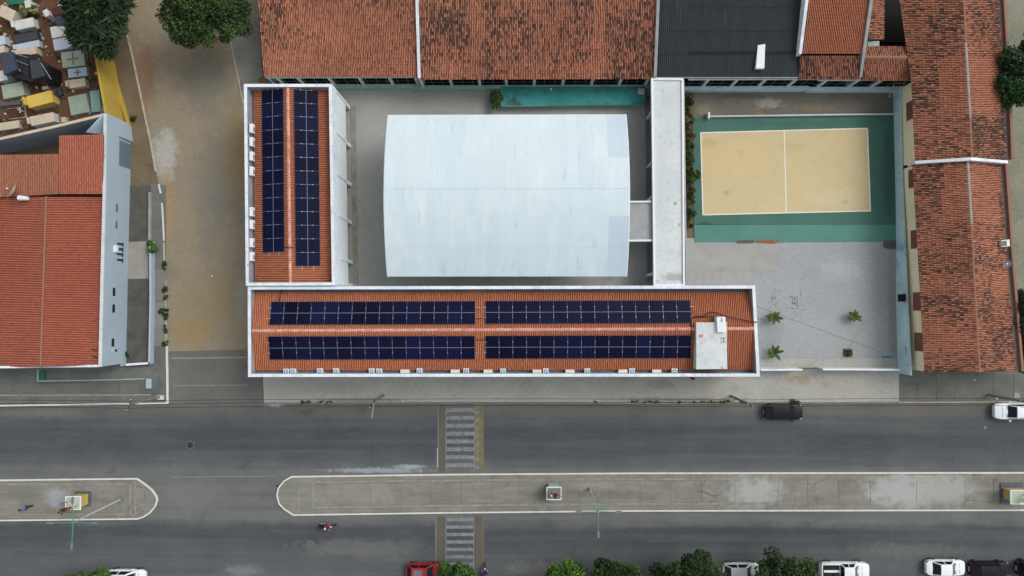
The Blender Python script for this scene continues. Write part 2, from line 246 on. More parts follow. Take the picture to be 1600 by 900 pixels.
# ------------------------------------------------------------------ object helpers
def props(o, label=None, cat=None, group=None, kind=None):
    for k, v in (('label', label), ('category', cat), ('group', group), ('kind', kind)):
        if v: o[k] = v
    return o
def thing(name, label, cat, loc=(0, 0, 0), group=None, rz=0):
    o = bpy.data.objects.new(name, None); COL.objects.link(o); o.location = loc; o.rotation_euler = (0, 0, rz); o.empty_display_size = .5
    o.matrix_basis = Matrix.Translation(loc) @ Matrix.Rotation(rz, 4, 'Z')
    return props(o, label, cat, group)
def chain(o):
    m = Matrix.Identity(4)
    while o is not None: m = o.matrix_basis @ m; o = o.parent
    return m
class MB:
    def __init__(s): s.v = []; s.f = []; s.m = []; s.cols = None
    def quadm(s, vs, fs, m=0):
        b = len(s.v); s.v += [tuple(p) for p in vs]
        for f in fs: s.f.append(tuple(b+i for i in f)); s.m.append(m)
        return s
    def prism(s, pts, z0, z1, m=0, mtop=None, bottom=True):
        n = len(pts)
        a = sum(pts[i][0]*pts[(i+1) % n][1]-pts[(i+1) % n][0]*pts[i][1] for i in range(n))
        if a < 0: pts = pts[::-1]
        zt = z1 if isinstance(z1, (list, tuple)) else [z1]*n
        if a < 0 and isinstance(z1, (list, tuple)): zt = zt[::-1]
        vs = [(p[0], p[1], z0) for p in pts]+[(p[0], p[1], zt[i]) for i, p in enumerate(pts)]
        s.quadm(vs, [(i, (i+1) % n, n+(i+1) % n, n+i) for i in range(n)], m)
        s.quadm([vs[n+i] for i in range(n)], [tuple(range(n))], m if mtop is None else mtop)
        if bottom: s.quadm([vs[i] for i in range(n)], [tuple(range(n))[::-1]], m)
        return s
    def box(s, x0, x1, y0, y1, z0, z1, m=0): return s.prism([(x0, y0), (x1, y0), (x1, y1), (x0, y1)], z0, z1, m)
    def ring(s, outer, inner, z0, z1, m=0, mi=None):
        n = len(outer)
        s.quadm([(*p[:2], z1) for p in outer]+[(*p[:2], z1) for p in inner], [(i, (i+1) % n, n+(i+1) % n, n+i) for i in range(n)], m)
        s.quadm([(*p[:2], z0) for p in outer]+[(*p[:2], z1) for p in outer], [(i, (i+1) % n, n+(i+1) % n, n+i) for i in range(n)], m)
        s.quadm([(*p[:2], z0) for p in inner]+[(*p[:2], z1) for p in inner], [(i, n+i, n+(i+1) % n, (i+1) % n) for i in range(n)], m if mi is None else mi)
        return s
    def tube(s, p, q, r0, r1=None, n=8, m=0, cap=True):
        r1 = r0 if r1 is None else r1; p = Vector(p); q = Vector(q); d = (q-p).normalized()
        a = d.orthogonal().normalized(); b = d.cross(a)
        vs = [p+(a*math.cos(t)+b*math.sin(t))*r0 for t in [2*math.pi*k/n for k in range(n)]]+[q+(a*math.cos(t)+b*math.sin(t))*r1 for t in [2*math.pi*k/n for k in range(n)]]
        fs = [(i, (i+1) % n, n+(i+1) % n, n+i) for i in range(n)]
        if cap: fs += [tuple(range(n))[::-1], tuple(range(n, 2*n))]
        return s.quadm(vs, fs, m)
    def path(s, pts, r, n=6, m=0):
        for a, b in zip(pts[:-1], pts[1:]): s.tube(a, b, r, r, n, m)
        return s
    def strip(s, pts, w, z0, z1, m=0):                       # ribbon of width w along a polyline of points
        L_, R_ = offs(pts, w/2), offs(pts, -w/2)
        for i in range(len(pts)-1): s.prism([L_[i], L_[i+1], R_[i+1], R_[i]], z0, z1, m)
        return s
    def build(s, name, mats, parent=None, smooth=False, local=False):
        if isinstance(mats, str): mats = [mats]
        me = bpy.data.meshes.new(name)
        if not local:
            if parent is not None: inv = chain(parent).inverted(); vs = [tuple(inv @ Vector(v)) for v in s.v]; loc = None
            else:
                a = np.array(s.v); loc = Vector(((a[:, 0].min()+a[:, 0].max())/2, (a[:, 1].min()+a[:, 1].max())/2, a[:, 2].min()))
                vs = [tuple(Vector(v)-loc) for v in s.v]
        else: vs = s.v; loc = None
        me.from_pydata(vs, [], s.f)
        for m in mats: me.materials.append(MATS[m])
        if len(mats) > 1: me.polygons.foreach_set('material_index', s.m)
        if smooth: me.polygons.foreach_set('use_smooth', [True]*len(me.polygons))
        if s.cols is not None:
            at = me.attributes.new('tint', 'FLOAT_COLOR', 'FACE'); at.data.foreach_set('color', np.asarray(s.cols, dtype=np.float32).ravel())
        me.update(); o = bpy.data.objects.new(name, me); COL.objects.link(o)
        if parent is not None: o.parent = parent
        if loc is not None: o.matrix_basis = Matrix.Translation(loc)
        return o
def offs(pts, d):
    out = []
    for i in range(len(pts)):
        a = Vector(pts[max(i-1, 0)][:2]); b = Vector(pts[min(i+1, len(pts)-1)][:2]); t = (b-a).normalized()
        out.append((pts[i][0]-t.y*d, pts[i][1]+t.x*d))
    return out
def inset(poly, d):                                           # closed polygon moved inwards by d
    n = len(poly); area = sum(poly[i][0]*poly[(i+1) % n][1]-poly[(i+1) % n][0]*poly[i][1] for i in range(n)); sgn = 1 if area > 0 else -1
    out = []
    for i in range(n):
        p0, p1, p2 = [Vector(poly[k % n][:2]) for k in (i-1, i, i+1)]
        t1 = (p1-p0).normalized(); t2 = (p2-p1).normalized(); n1 = Vector((-t1.y, t1.x))*sgn; n2 = Vector((-t2.y, t2.x))*sgn
        b = (n1+n2); b = b/max(b.length_squared, .3)*2
        out.append((p1.x+b.x*d, p1.y+b.y*d))
    return out
def copy_tree(o, parent=None):
    c = o.copy(); COL.objects.link(c)
    if parent is not None: c.parent = parent
    for ch in list(o.children): copy_tree(ch, c)
    return c
def place(o, loc, rz=0): o.matrix_basis = Matrix.Translation(loc) @ Matrix.Rotation(rz, 4, 'Z')
def sheet(name, pts, z, m, parent=None, th=None, kind='structure'):
    w = PP(pts, z); mb = MB()
    if th: mb.prism(w, z-th, z)
    else: mb.quadm(w[::-1], [tuple(range(len(w)))])
    o = mb.build(name, m, parent)
    if parent is None: o['kind'] = kind
    return o
def lerp(a, b, t): return a+(b-a)*t
# ------------------------------------------------------------------ tiled slopes
def vnoise(x, y, seed, sc):
    r = np.random.default_rng(seed); g = r.random((64, 64)); x = np.asarray(x)*sc+1000; y = np.asarray(y)*sc+1000
    xi = np.floor(x).astype(int); yi = np.floor(y).astype(int); fx = x-xi; fy = y-yi; fx = fx*fx*(3-2*fx); fy = fy*fy*(3-2*fy)
    q = lambda a, b: g[a % 64, b % 64]
    return (q(xi, yi)*(1-fx)+q(xi+1, yi)*fx)*(1-fy)+(q(xi, yi+1)*(1-fx)+q(xi+1, yi+1)*fx)*fy
def tiles(parent, e0, e1, r0, r1, base=(172, 98, 72), dark=(64, 48, 44), amount=.0, seed=1, fresh=(), tw=.18, tl=.35, vary=.13, name='roof_tile', bias=0, thick=.1):
    "clay barrel tiles from eave line e0-e1 up to ridge line r0-r1"
    e0, e1, r0, r1 = map(Vector, (e0, e1, r0, r1))
    n = (e1-e0).cross(r0-e0).normalized()
    if n.z < 0: n = -n
    wN = max(2, round(((e1-e0).length+(r1-r0).length)/2/tw)); lN = max(2, round(((r0-e0).length+(r1-e1).length)/2/tl))
    I, J = np.meshgrid(np.arange(wN), np.arange(lN), indexing='ij'); I = I.ravel(); J = J.ravel(); K = len(I)
    r = np.random.default_rng(seed)
    E0, E1, R0, R1 = [np.array(v) for v in (e0, e1, r0, r1)]; nn = np.array(n)
    def B(u, v): u = u[:, None]; v = v[:, None]; return (E0*(1-u)+E1*u)*(1-v)+(R0*(1-u)+R1*u)*v
    wav = r.normal(0, .06 if amount > .1 else .02, K)
    us = [(I+.5+o+wav)/wN for o in (-.36, -.17, .17, .36)]; hs_ = [.0, .062, .062, .0]
    lift = r.uniform(.03, .05, K)
    vs = []
    for (v, dz) in ((J/lN-.01, lift), ((J+1)/lN, np.full(K, .008))):
        for u, h in zip(us, hs_): vs.append(B(u, np.clip(v, 0, 1))+nn*(h+dz)[:, None])
    for u in us: vs.append(B(u, np.clip(J/lN-.01, 0, 1))+nn*.0)
    V = np.stack(vs, 1)                                        # K,12,3
    ft = np.array([(0, 1, 5, 4), (1, 2, 6, 5), (2, 3, 7, 6), (8, 9, 1, 0), (9, 10, 2, 1), (10, 11, 3, 2)])
    Fc = (np.arange(K)[:, None, None]*12+ft[None]).reshape(-1, 4)
    cen = V.mean(1); X, Y = cen[:, 0], cen[:, 1]
    a = vnoise(X, Y, seed, .28)*.50+vnoise(X, Y, seed+5, 1.1)*.26+r.random(K)*.78
    a = (a-.76)*2.3+(amount-.5)*1.8+bias-.03
    for (fx0, fy0, fx1, fy1, k) in fresh:
        ins = (X > fx0) & (X < fx1) & (Y > fy0) & (Y < fy1); a = np.where(ins, a-k, a)
    a = np.clip(a, 0, 1)*r.uniform(.7, 1.05, K) if amount > 0 else np.zeros(K)
    bl = np.array(srgb(*base)[:3]); dk = np.array(srgb(*dark)[:3])
    tone = 1+r.normal(0, vary, K)+(vnoise(X, Y, seed+9, .25)-.5)*vary*2
    vary = vary if amount > .1 else vary*.6; tone = 1+(tone-1)*(1 if amount > .1 else .6); c = (bl[None]*(1-a[:, None])+dk[None]*a[:, None])*np.clip(tone, .6, 1.5)[:, None]
    c = np.concatenate([c, np.ones((K, 1))], 1); cols = np.repeat(c, 6, 0)
    mb = MB(); mb.v = [tuple(v) for v in V.reshape(-1, 3)]; mb.f = [tuple(f) for f in Fc.tolist()]; mb.m = [0]*len(mb.f); mb.cols = cols
    o = mb.build(name, 'tile', parent); o['kind'] = 'stuff'
    d = MB(); q = [e0-n*.005, e1-n*.005, r1-n*.005, r0-n*.005]; lo = [p-n*thick for p in q]
    d.quadm(q+lo, [(0, 1, 2, 3), (7, 6, 5, 4), (0, 4, 5, 1), (1, 5, 6, 2), (2, 6, 7, 3), (3, 7, 4, 0)]); d.build('roof_slope', 'tile_bed', parent)
    return o
def ridge(parent, a, b, m='ridge_tile', r=.15, l=.4):
    a = Vector(a); b = Vector(b); L = (b-a).length; n = max(2, int(L/l)); mb = MB(); t = (b-a)/n; d = t.normalized(); s = d.cross(Vector((0, 0, 1))).normalized()
    for i in range(n):
        p, q = a+t*i, a+t*(i+1.06); vs = []
        for (c, rr) in ((p, r*random.uniform(1.0, 1.12)), (q, r*.9)):
            for k in range(5):
                th = math.pi*k/4; vs.append(c+s*math.cos(th)*rr+Vector((0, 0, 1))*(math.sin(th)*rr*.7-.02))
        mb.quadm(vs, [(k, k+1, k+6, k+5) for k in range(4)]+[(0, 1, 2, 3, 4)])
    o = mb.build('ridge_tiles', m, parent); o['kind'] = 'stuff'; return o
# ================================================================== THE SETTING
sheet('ground', [(-9000, -9000), (10600, -9000), (10600, 9900), (-9000, 9900)], -.02, 'earth')
sheet('road', [(-1200, 629), (2800, 625), (2800, 960), (-1200, 960)], 0, 'asphalt')
sheet('pavement_far', [(-1200, 905), (2800, 905), (2800, 1500), (-1200, 1500)], .12, 'dark_concrete', th=.12)['label'] = 'concrete pavement along the far side of the road'
sheet('side_street', [(190, -300), (404, -300), (404, 150), (388, 200), (388, 546), (262, 549), (258, 460), (257, 390), (252, 320), (235, 220), (215, 130), (196, 40)], .002, 'dirt_street')
sheet('side_street_mouth', [(262, 549), (412, 546), (412, 634), (262, 632)], .006, 'side_asphalt')
sheet('road_joint', [(268, 559), (386, 557), (386, 559.5), (268, 561)], .010, 'worn_line'); sheet('road_joint', [(272, 602), (386, 601), (386, 602.2), (272, 603.3)], .010, 'worn_line')
sheet('dirt_verge', [(150, 40), (196, 40), (215, 130), (235, 220), (246, 280), (252, 320), (257, 390), (258, 460), (260, 548), (255, 575), (190, 575), (190, 190)], .03, 'earth')
sheet('cemetery_ground', [(-600, -500), (150, -500), (150, 60), (185, 200), (0, 245), (-600, 330)], 0.0, 'red_earth')
# kerbs of the side street
def kerb(pts, w, z0, z1, m='kerb_paint', name='kerb', closed=False):
    mb = MB(); q = PP(pts, z1); mb.strip(q, w, z0, z1); o = mb.build(name, m); o['kind'] = 'structure'; return o
kerb([(198, 55), (207, 90), (216, 133), (225, 176), (235, 222), (243, 268)], .17, 0, .12, 'dirty_kerb')
kerb([(248, 288), (251, 302)], .2, 0, .12, 'kerb_paint')
kerb([(253, 317), (255, 350), (256, 376)], .18, 0, .12, 'kerb_paint'); kerb([(256, 378), (257, 420), (257.5, 470), (259, 537)], .18, 0, .13, 'dirty_kerb')
kerb([(260, 538), (261, 585), (261.5, 630)], .20, 0, .15)
kerb([(358, 50), (363, 80), (372, 122), (380, 162)], .16, 0, .12, 'dirty_kerb')
sheet('verge_right', [(359, 40), (404, 20), (410, 120), (384, 132), (382, 160), (364, 82)], .06, 'median_concrete')
# ---- left pavement with its slabs
def slabs(parent, xs, rows, z, m, gap=.35, jit=.0):
    for (ya, yb) in rows:
        for a, b in zip(xs[:-1], xs[1:]):
            q = PP([(a+gap, ya+gap), (b-gap, ya+gap), (b-gap, yb-gap), (a+gap, yb-gap)], z); dz = random.uniform(0, .008)
            mm = m if isinstance(m, str) else random.choice(m)
            MB().prism(q, z-.03, z+dz).build('concrete_slab', mm, parent)
lp = MB().prism(PP([(-400, 577), (206, 570), (236, 566), (236, 290), (232, 286), (258, 290), (259, 540), (261, 630), (-400, 636)], .11), 0, .11).build('pavement', 'dark_concrete'); lp['kind'] = 'structure'; lp['label'] = 'dark concrete pavement in front of the grey-blue house'
slabs(lp, [-60, -20, 28, 90, 153, 187, 218, 258], [(599, 615), (617.5, 630)], .145, 'dark_concrete', .25)
slabs(lp, [64, 112, 153, 205], [(579, 592)], .145, 'dark_concrete', .25)
for a, b, ya, yb in ((238, 258, 420, 470), (238, 258, 472, 541), (238, 248, 543, 578), (250, 259, 543, 578), (238, 248, 580, 612), (250, 259, 580, 612)):
    MB().prism(PP([(a, ya), (b, ya), (b, yb), (a, yb)], .15), .1, .15+random.uniform(0, .01)).build('concrete_slab', 'concrete' if ya < 500 else 'dark_concrete', lp)
kerb([(-400, 638.5), (0, 634), (120, 632), (210, 631), (262, 630)], .17, 0, .16)
kerb([(-400, 619), (40, 617.5), (235, 617)], .16, .1, .15, 'worn_line', 'pavement_band')
# ---- south pavement of the main building
MB().prism(PP([(412, 560), (1405, 560), (1405, 628.5), (800, 628.5), (414, 629.5)], .12), 0, .12).build('pavement', 'pavers')['kind'] = 'structure'
kerb([(412, 585), (413.5, 629.5), (414, 630.5)], .14, 0, .13, 'dirty_kerb')
kerb([(414, 630.3), (800, 629.2), (1060, 630.5), (1405, 629)], .13, 0, .14, 'worn_line')
ep = MB().prism(PP([(1405, 560), (1900, 560), (1900, 627), (1405, 628)], .11), 0, .11).build('pavement', 'dark_concrete'); ep['kind'] = 'structure'; ep['label'] = 'dark slab pavement below the long tiled house'
slabs(ep, [1406, 1434, 1463, 1492, 1522, 1552, 1584, 1622], [(584, 599), (601, 625.5)], .14, 'dark_concrete', .22)
kerb([(1405, 628.5), (1900, 627)], .16, 0, .15, 'dirty_kerb')
sheet('side_lane', [(1545, -300), (2100, -300), (2100, 590), (1545, 590)], .05, 'mossy_concrete')
# ---- courts and plaza
sheet('courtyard_paving', [(500, 130), (1024, 130), (1024, 470), (500, 470)], .02, 'court_pavers')
sheet('north_yard', [(1018, 128), (1420, 128), (1420, 186), (1018, 190)], .02, 'old_screed')
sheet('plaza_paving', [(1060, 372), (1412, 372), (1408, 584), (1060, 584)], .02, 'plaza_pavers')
sheet('plaza_apron', [(1062, 382), (1218, 381), (1216, 424), (1062, 425)], .032, 'smooth_screed'); sheet('plaza_apron', [(1062, 426), (1180, 426), (1180, 470), (1062, 470)], .028, 'pink_screed')
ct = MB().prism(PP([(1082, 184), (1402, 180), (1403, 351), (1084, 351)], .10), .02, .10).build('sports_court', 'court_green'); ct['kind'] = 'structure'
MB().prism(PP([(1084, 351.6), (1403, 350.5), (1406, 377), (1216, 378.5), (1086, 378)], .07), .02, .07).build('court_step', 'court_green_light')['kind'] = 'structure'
sheet('court_field', [(1095, 208), (1355, 201), (1360, 329), (1098, 335)], .106, 'court_sand')
def line(pts, w, z, m, name): 
    mb = MB(); q = PP(pts, z); mb.strip(q, w, z-.004, z); o = mb.build(name, m); o['kind'] = 'structure'; return o
line([(1094.5, 207.5), (1355.6, 200.5)], .13, .114, 'court_line', 'court_line'); line([(1098, 335.6), (1360.6, 329.4)], .13, .114, 'court_line', 'court_line')
line([(1095, 208.5), (1098.4, 335)], .13, .1145, 'court_line', 'court_line'); line([(1355.3, 201), (1360, 329)], .13, .1145, 'court_line', 'court_line')
line([(1225.3, 204.6), (1228.6, 332)], .13, .1142, 'court_line', 'court_line')
sheet('broken_edge', [(1180, 376), (1186, 373.5), (1200, 374.5), (1214, 374), (1216, 379), (1206, 380.5), (1182, 379)], .078, 'mud_brick'); sheet('broken_edge', [(1150, 376), (1166, 374.5), (1180, 376), (1176, 380), (1152, 380)], .078, 'rubble')
sheet('planting_strip', [(1062, 134), (1083, 140), (1085, 352), (1062, 360)], .03, 'earth')
# ---- traffic islands
def island(out_px, label):
    o = PP(out_px, .15); inn = inset(o, .155)
    t = MB().prism(inset(o, .1), 0, .115).build('traffic_island', 'median_concrete'); t['kind'] = 'structure'; t['label'] = label
    MB().ring(o, inn, 0, .16).build('kerb', 'kerb_paint', t); return t
isr = island([(1900, 737.5), (1000, 738.5), (700, 740.5), (455, 744), (443, 751), (434, 762), (431.5, 774), (435, 788), (444, 797), (458, 806), (700, 802.5), (1000, 799.5), (1900, 798)], 'long concrete traffic island with a white kerb and rounded left end')
isl = island([(-400, 750.5), (0, 749.5), (214, 747), (227, 756), (238, 765), (245, 775), (246.5, 782), (243, 792), (235, 802), (224, 809), (215, 812), (0, 814.5), (-400, 816)], 'concrete traffic island with a white kerb and rounded right end')
def irow(t, xs, f0, f1, z, m, g=.3, pale=()):
    for a, b in zip(xs[:-1], xs[1:]):
        mm = m
        for (p, q) in pale:
            if p <= a and b <= q: mm = 'median_pale'
        q = PP([(a+g, f0(a)+g), (b-g, f0(b)+g), (b-g, f1(b)-g), (a+g, f1(a)-g)], z)
        MB().prism(q, .08, z+random.uniform(0, .006)).build('concrete_slab', mm, t)
rt = lambda x: np.interp(x, [455, 700, 1000, 1900], [744, 740.5, 738.5, 737.5]); rb = lambda x: np.interp(x, [458, 700, 1000, 1900], [806, 802.5, 799.5, 798])
xsr = [489, 533, 579, 626, 672, 721, 768, 812, 858, 905, 952, 1000, 1048, 1096, 1148, 1216, 1262, 1310, 1360, 1432, 1508, 1552, 1600, 1650]
irow(isr, xsr, lambda x: rt(x)+12, lambda x: rb(x)-15, .14, 'median_concrete', pale=())
xo = [457, 489, 533, 626, 721, 812, 905, 1000, 1096, 1148, 1262, 1379, 1508, 1600, 1700]
irow(isr, xo, lambda x: rt(x)+3.2, lambda x: rt(x)+8.2, .135, 'median_concrete'); irow(isr, xo, lambda x: rb(x)-10.2, lambda x: rb(x)-3.4, .135, 'median_concrete')
irow(isr, [490, 640, 800, 960, 1148], lambda x: rt(x)+8.4, lambda x: rt(x)+11.8, .15, 'worn_line', .1); irow(isr, [490, 640, 725, 785, 960, 1200], lambda x: rb(x)-14.2, lambda x: rb(x)-10.6, .15, 'worn_line', .1)
sheet('old_kerb_line', [(487, 753), (491, 753), (491, 794), (487, 794)], .152, 'worn_line', isr, th=.03); sheet('old_kerb_line', [(465.5, 747), (468, 747), (468, 802), (465.5, 802)], .152, 'worn_line', isr, th=.03)
irow(isl, [-200, -60, 0, 34, 70, 104, 150, 197], lambda x: 759, lambda x: 800.5, .14, 'median_concrete')
irow(isl, [-200, 0, 70, 140, 208], lambda x: 752, lambda x: 755, .135, 'median_concrete'); irow(isl, [-200, 0, 70, 140, 208], lambda x: 806, lambda x: 809.5, .135, 'median_concrete')
irow(isl, [-200, 0, 100, 197], lambda x: 755.5, lambda x: 758.5, .15, 'worn_line', .1); irow(isl, [-200, 0, 100, 197], lambda x: 802, lambda x: 805.4, .15, 'worn_line', .1)
sheet('old_kerb_line', [(202, 758), (205, 758), (205, 804), (202, 804)], .152, 'worn_line', isl, th=.03); sheet('old_kerb_line', [(210, 752), (212.5, 752), (212.5, 806), (210, 806)], .152, 'worn_line', isl, th=.03)
# ---- road markings
def marking(n, x0, x1, y0, y1, m, z=.008):
    return sheet(n, [(x0, y0), (x1, y0), (x1, y1), (x0, y1)], z, m)
marking('crossing_surface', 742.5, 756, 631.5, 735.5, 'road_yellow', .004); marking('crossing_surface', 684, 696, 631.5, 737, 'red_surface', .004); marking('crossing_surface', 680, 697, 807, 898, 'red_surface', .004); marking('crossing_surface', 741, 755, 806, 898, 'red_surface', .004)
for k in range(8): marking('crossing_stripe', 697.5+random.uniform(-.5, .8), 741.5, 637.5+12.3*k, 643.6+12.3*k, 'road_white')
for k in range(8): marking('crossing_stripe', 698+random.uniform(-.5, 1.5), 739.5, 809.5+11.6*k, 814.5+11.6*k, 'road_white')
for x, a, b, m in ((697, 634, 735, 'road_white'), (741.5, 634, 735, 'road_white'), (755, 632, 735, 'road_yellow'), (684.5, 632, 736, 'road_white'), (683.5, 700, 730, 'road_white_bright'), (697, 808, 898, 'road_white'), (740, 808, 898, 'road_white'), (681, 807, 896, 'road_white'), (755, 808, 878, 'road_yellow')):
    marking('edge_line', x-.7, x+.7, a, b, m, .012)
for k in range(8): sheet('yellow_tooth', [(744, 640+12.3*k), (750, 644+12.3*k), (744, 648+12.3*k)], .012, 'road_white')
line([(268, 745.6), (345, 744.4), (432, 744.6)], .09, .01, 'road_white', 'lane_line')
for (x, y, r_, l) in ((297, 695.5, 5.2, 'round iron manhole cover in the upper carriageway'), (485, 852, 5.5, 'round manhole cover in the lower carriageway near the island tip')):
    c = P(x, y, 0); mb = MB(); R = r_*.07
    t = thing('manhole', l, 'manhole', c)
    MB().prism([(c.x+R*1.25*math.cos(a), c.y+R*1.25*math.sin(a)) for a in [k*math.pi/12 for k in range(24)]], 0, .012).build('surround', 'side_asphalt', t)
    MB().prism([(c.x+R*math.cos(a), c.y+R*math.sin(a)) for a in [k*math.pi/12 for k in range(24)]], 0, .018).build('cover', 'iron' if y < 800 else 'asphalt', t)
# ================================================================== MAIN BUILDING
def quadz(pts, z): return PP(pts, z)
sch = thing('school_wing', 'two-storey white wing with orange tile roof, west of the white arched canopy', 'building', P(450, 290, 0))
ZP = 7.9
wo = PP([(381, 131), (518.5, 131), (523.5, 446), (384, 446.5)], ZP); wi = inset(wo, .31)
wc = [(p.x, p.y) for p in wo]
MB().ring(wo, wi, 6.35, ZP, 0, 1).build('parapet', ['coping', 'parapet_inside'], sch)
w_in = inset(wo, .03); w_in2 = inset(wo, .25)
mb = MB()      # outer walls; the east side is open below 2.3 m between columns
for i in (0, 2, 3): mb.prism([w_in[i], w_in[(i+1) % 4], w_in2[(i+1) % 4], w_in2[i]], 0, 6.349)
mb.prism([w_in[1], w_in[2], w_in2[2], w_in2[1]], 2.25, 6.349); mb.build('wall', 'white_wall', sch)
a, b = Vector(w_in[1]), Vector(w_in[2]); ud = (b-a).normalized(); nd = Vector((-ud.y, ud.x)) if Vector((-ud.y, ud.x)).x < 0 else Vector((ud.y, -ud.x))
for y in (168.5, 229, 289, 348, 410, 446):
    t = (P(548, y, 0).y-a.y)/(b.y-a.y); c = a.lerp(b, min(max(t, .01), .99))
    MB().prism([c+ud*.18, c-ud*.18, c-ud*.18+nd*.35, c+ud*.18+nd*.35], 0, 2.25).build('column', 'white_paint', sch)
    MB().prism([c+ud*.1-nd*.0, c-ud*.1, c-ud*.1-nd*.09, c+ud*.1-nd*.09], 2.25, 6.3).build('pilaster', 'white_wall', sch)
MB().prism([a+nd*2.2, b+nd*2.2, b+nd*2.45, a+nd*2.45], 0, 2.24).build('inner_wall', 'slab_grey', sch)
MB().prism([a+nd*.0-nd*.0, b, b+nd*2.2, a+nd*2.2], .03, .06).build('veranda_floor', 'court_pavers', sch)
MB().prism([a-nd*.55, b-nd*.55, b-nd*.02, a-nd*.02], .0, .10).build('step', 'worn_line', sch)
# roof of the wing
ZE, ZR = 6.75, 7.72
eW0, eW1 = P(397, 137.5, ZE), P(399, 441, ZE); rg0, rg1 = P(449.5, 137, ZR), P(453.5, 441, ZR); eE0, eE1 = P(514.5, 137, ZE), P(518.3, 441, ZE)
NEWT = (184, 114, 82)
tiles(sch, eW0, eW1, rg0, rg1, NEWT, seed=11, vary=.10, tl=.40); tiles(sch, eE1, eE0, rg1, rg0, NEWT, seed=12, vary=.10, tl=.40)
ridge(sch, rg0+Vector((0, 0, .02)), rg1+Vector((0, 0, .02)), r=.17)
g = PP([(386, 136.5), (398.5, 136.5), (400, 441), (389, 441)], 6.5); MB().prism(g, 6.35, 6.5).build('gutter', 'gutter_grey', sch)
MB().prism(PP([(396.2, 137), (398, 137), (399.8, 441), (398, 441)], 6.6), 6.4, 6.62).build('gutter_edge', 'gutter_grey', sch)
for y in (300,): MB().path([P(391.5, 142, 6.6), P(392.5, 438, 6.6)], .04).build('drain_pipe', 'gutter_grey', sch)
# ---- long bar
bar = thing('school_building', 'long white-walled building with orange roof and four solar arrays beside the road', 'building', P(786, 515, 0))
ZB = 7.6
bo = PP([(387, 447.5), (1180, 446), (1187.5, 588.5), (387.5, 589)], ZB); bi = inset(bo, .31)
MB().ring(bo, bi, 6.2, ZB, 0, 1).build('parapet', ['coping', 'parapet_inside'], bar)
bw, bw2 = inset(bo, .03), inset(bo, .25); MB().ring(bw, bw2, 0, 6.199).build('wall', 'white_wall', bar)
ZE, ZR = 6.6, 7.5
nE0, nE1 = P(396.5, 457, ZE), P(1174, 456.5, ZE); bR0, bR1 = P(394, 517, ZR), P(1178, 513.5, ZR); sE0, sE1 = P(397, 578.5, ZE), P(1180, 577.5, ZE)
tiles(bar, nE1, nE0, bR1, bR0, NEWT, seed=13, vary=.09, tl=.40); tiles(bar, sE0, sE1, bR0, bR1, NEWT, seed=14, vary=.09, tl=.40)
ridge(bar, bR0+Vector((0, 0, .02)), bR1+Vector((0, 0, .02)), r=.17)
MB().prism(PP([(392, 452.5), (1177, 451), (1177, 458), (392, 458.5)], 6.45), 6.3, 6.45).build('gutter', 'gutter_grey', bar)
MB().prism(PP([(393, 577), (1183, 576), (1184, 585), (393, 585.5)], 6.35), 6.2, 6.35).build('gutter', 'gutter_grey', bar)
MB().prism(PP([(1088, 504), (1135.5, 503.5), (1136.5, 576.5), (1088, 577)], 8.0), 6.4, 8.0).build('tank_slab', 'slab_pale', bar)
MB().prism(PP([(1120, 495), (1133.5, 495), (1134.5, 519), (1121.5, 519)], 8.35), 6.9, 8.35).build('hatch_box', 'white_paint', bar)
MB().prism(PP([(1126.5, 496.5), (1129, 496.5), (1129, 503), (1126.5, 503)], 8.38), 8.3, 8.38).build('hatch_handle', 'slab_grey', bar)
MB().prism(PP([(1091, 524), (1095, 522), (1099, 522.5), (1098, 527), (1093, 527.5)], 8.02), 7.99, 8.02).build('red_patch', 'ridge_tile', bar)
mb = MB(); 
for q in (((1126, 528), (1134, 528)), ((1126, 534), (1134, 534)), ((1131, 528), (1131, 534)), ((1126, 530), (1128, 530))): mb.tube(P(*q[0], 8.06), P(*q[1], 8.06), .022)
mb.build('pipe_bracket', 'steel', bar)
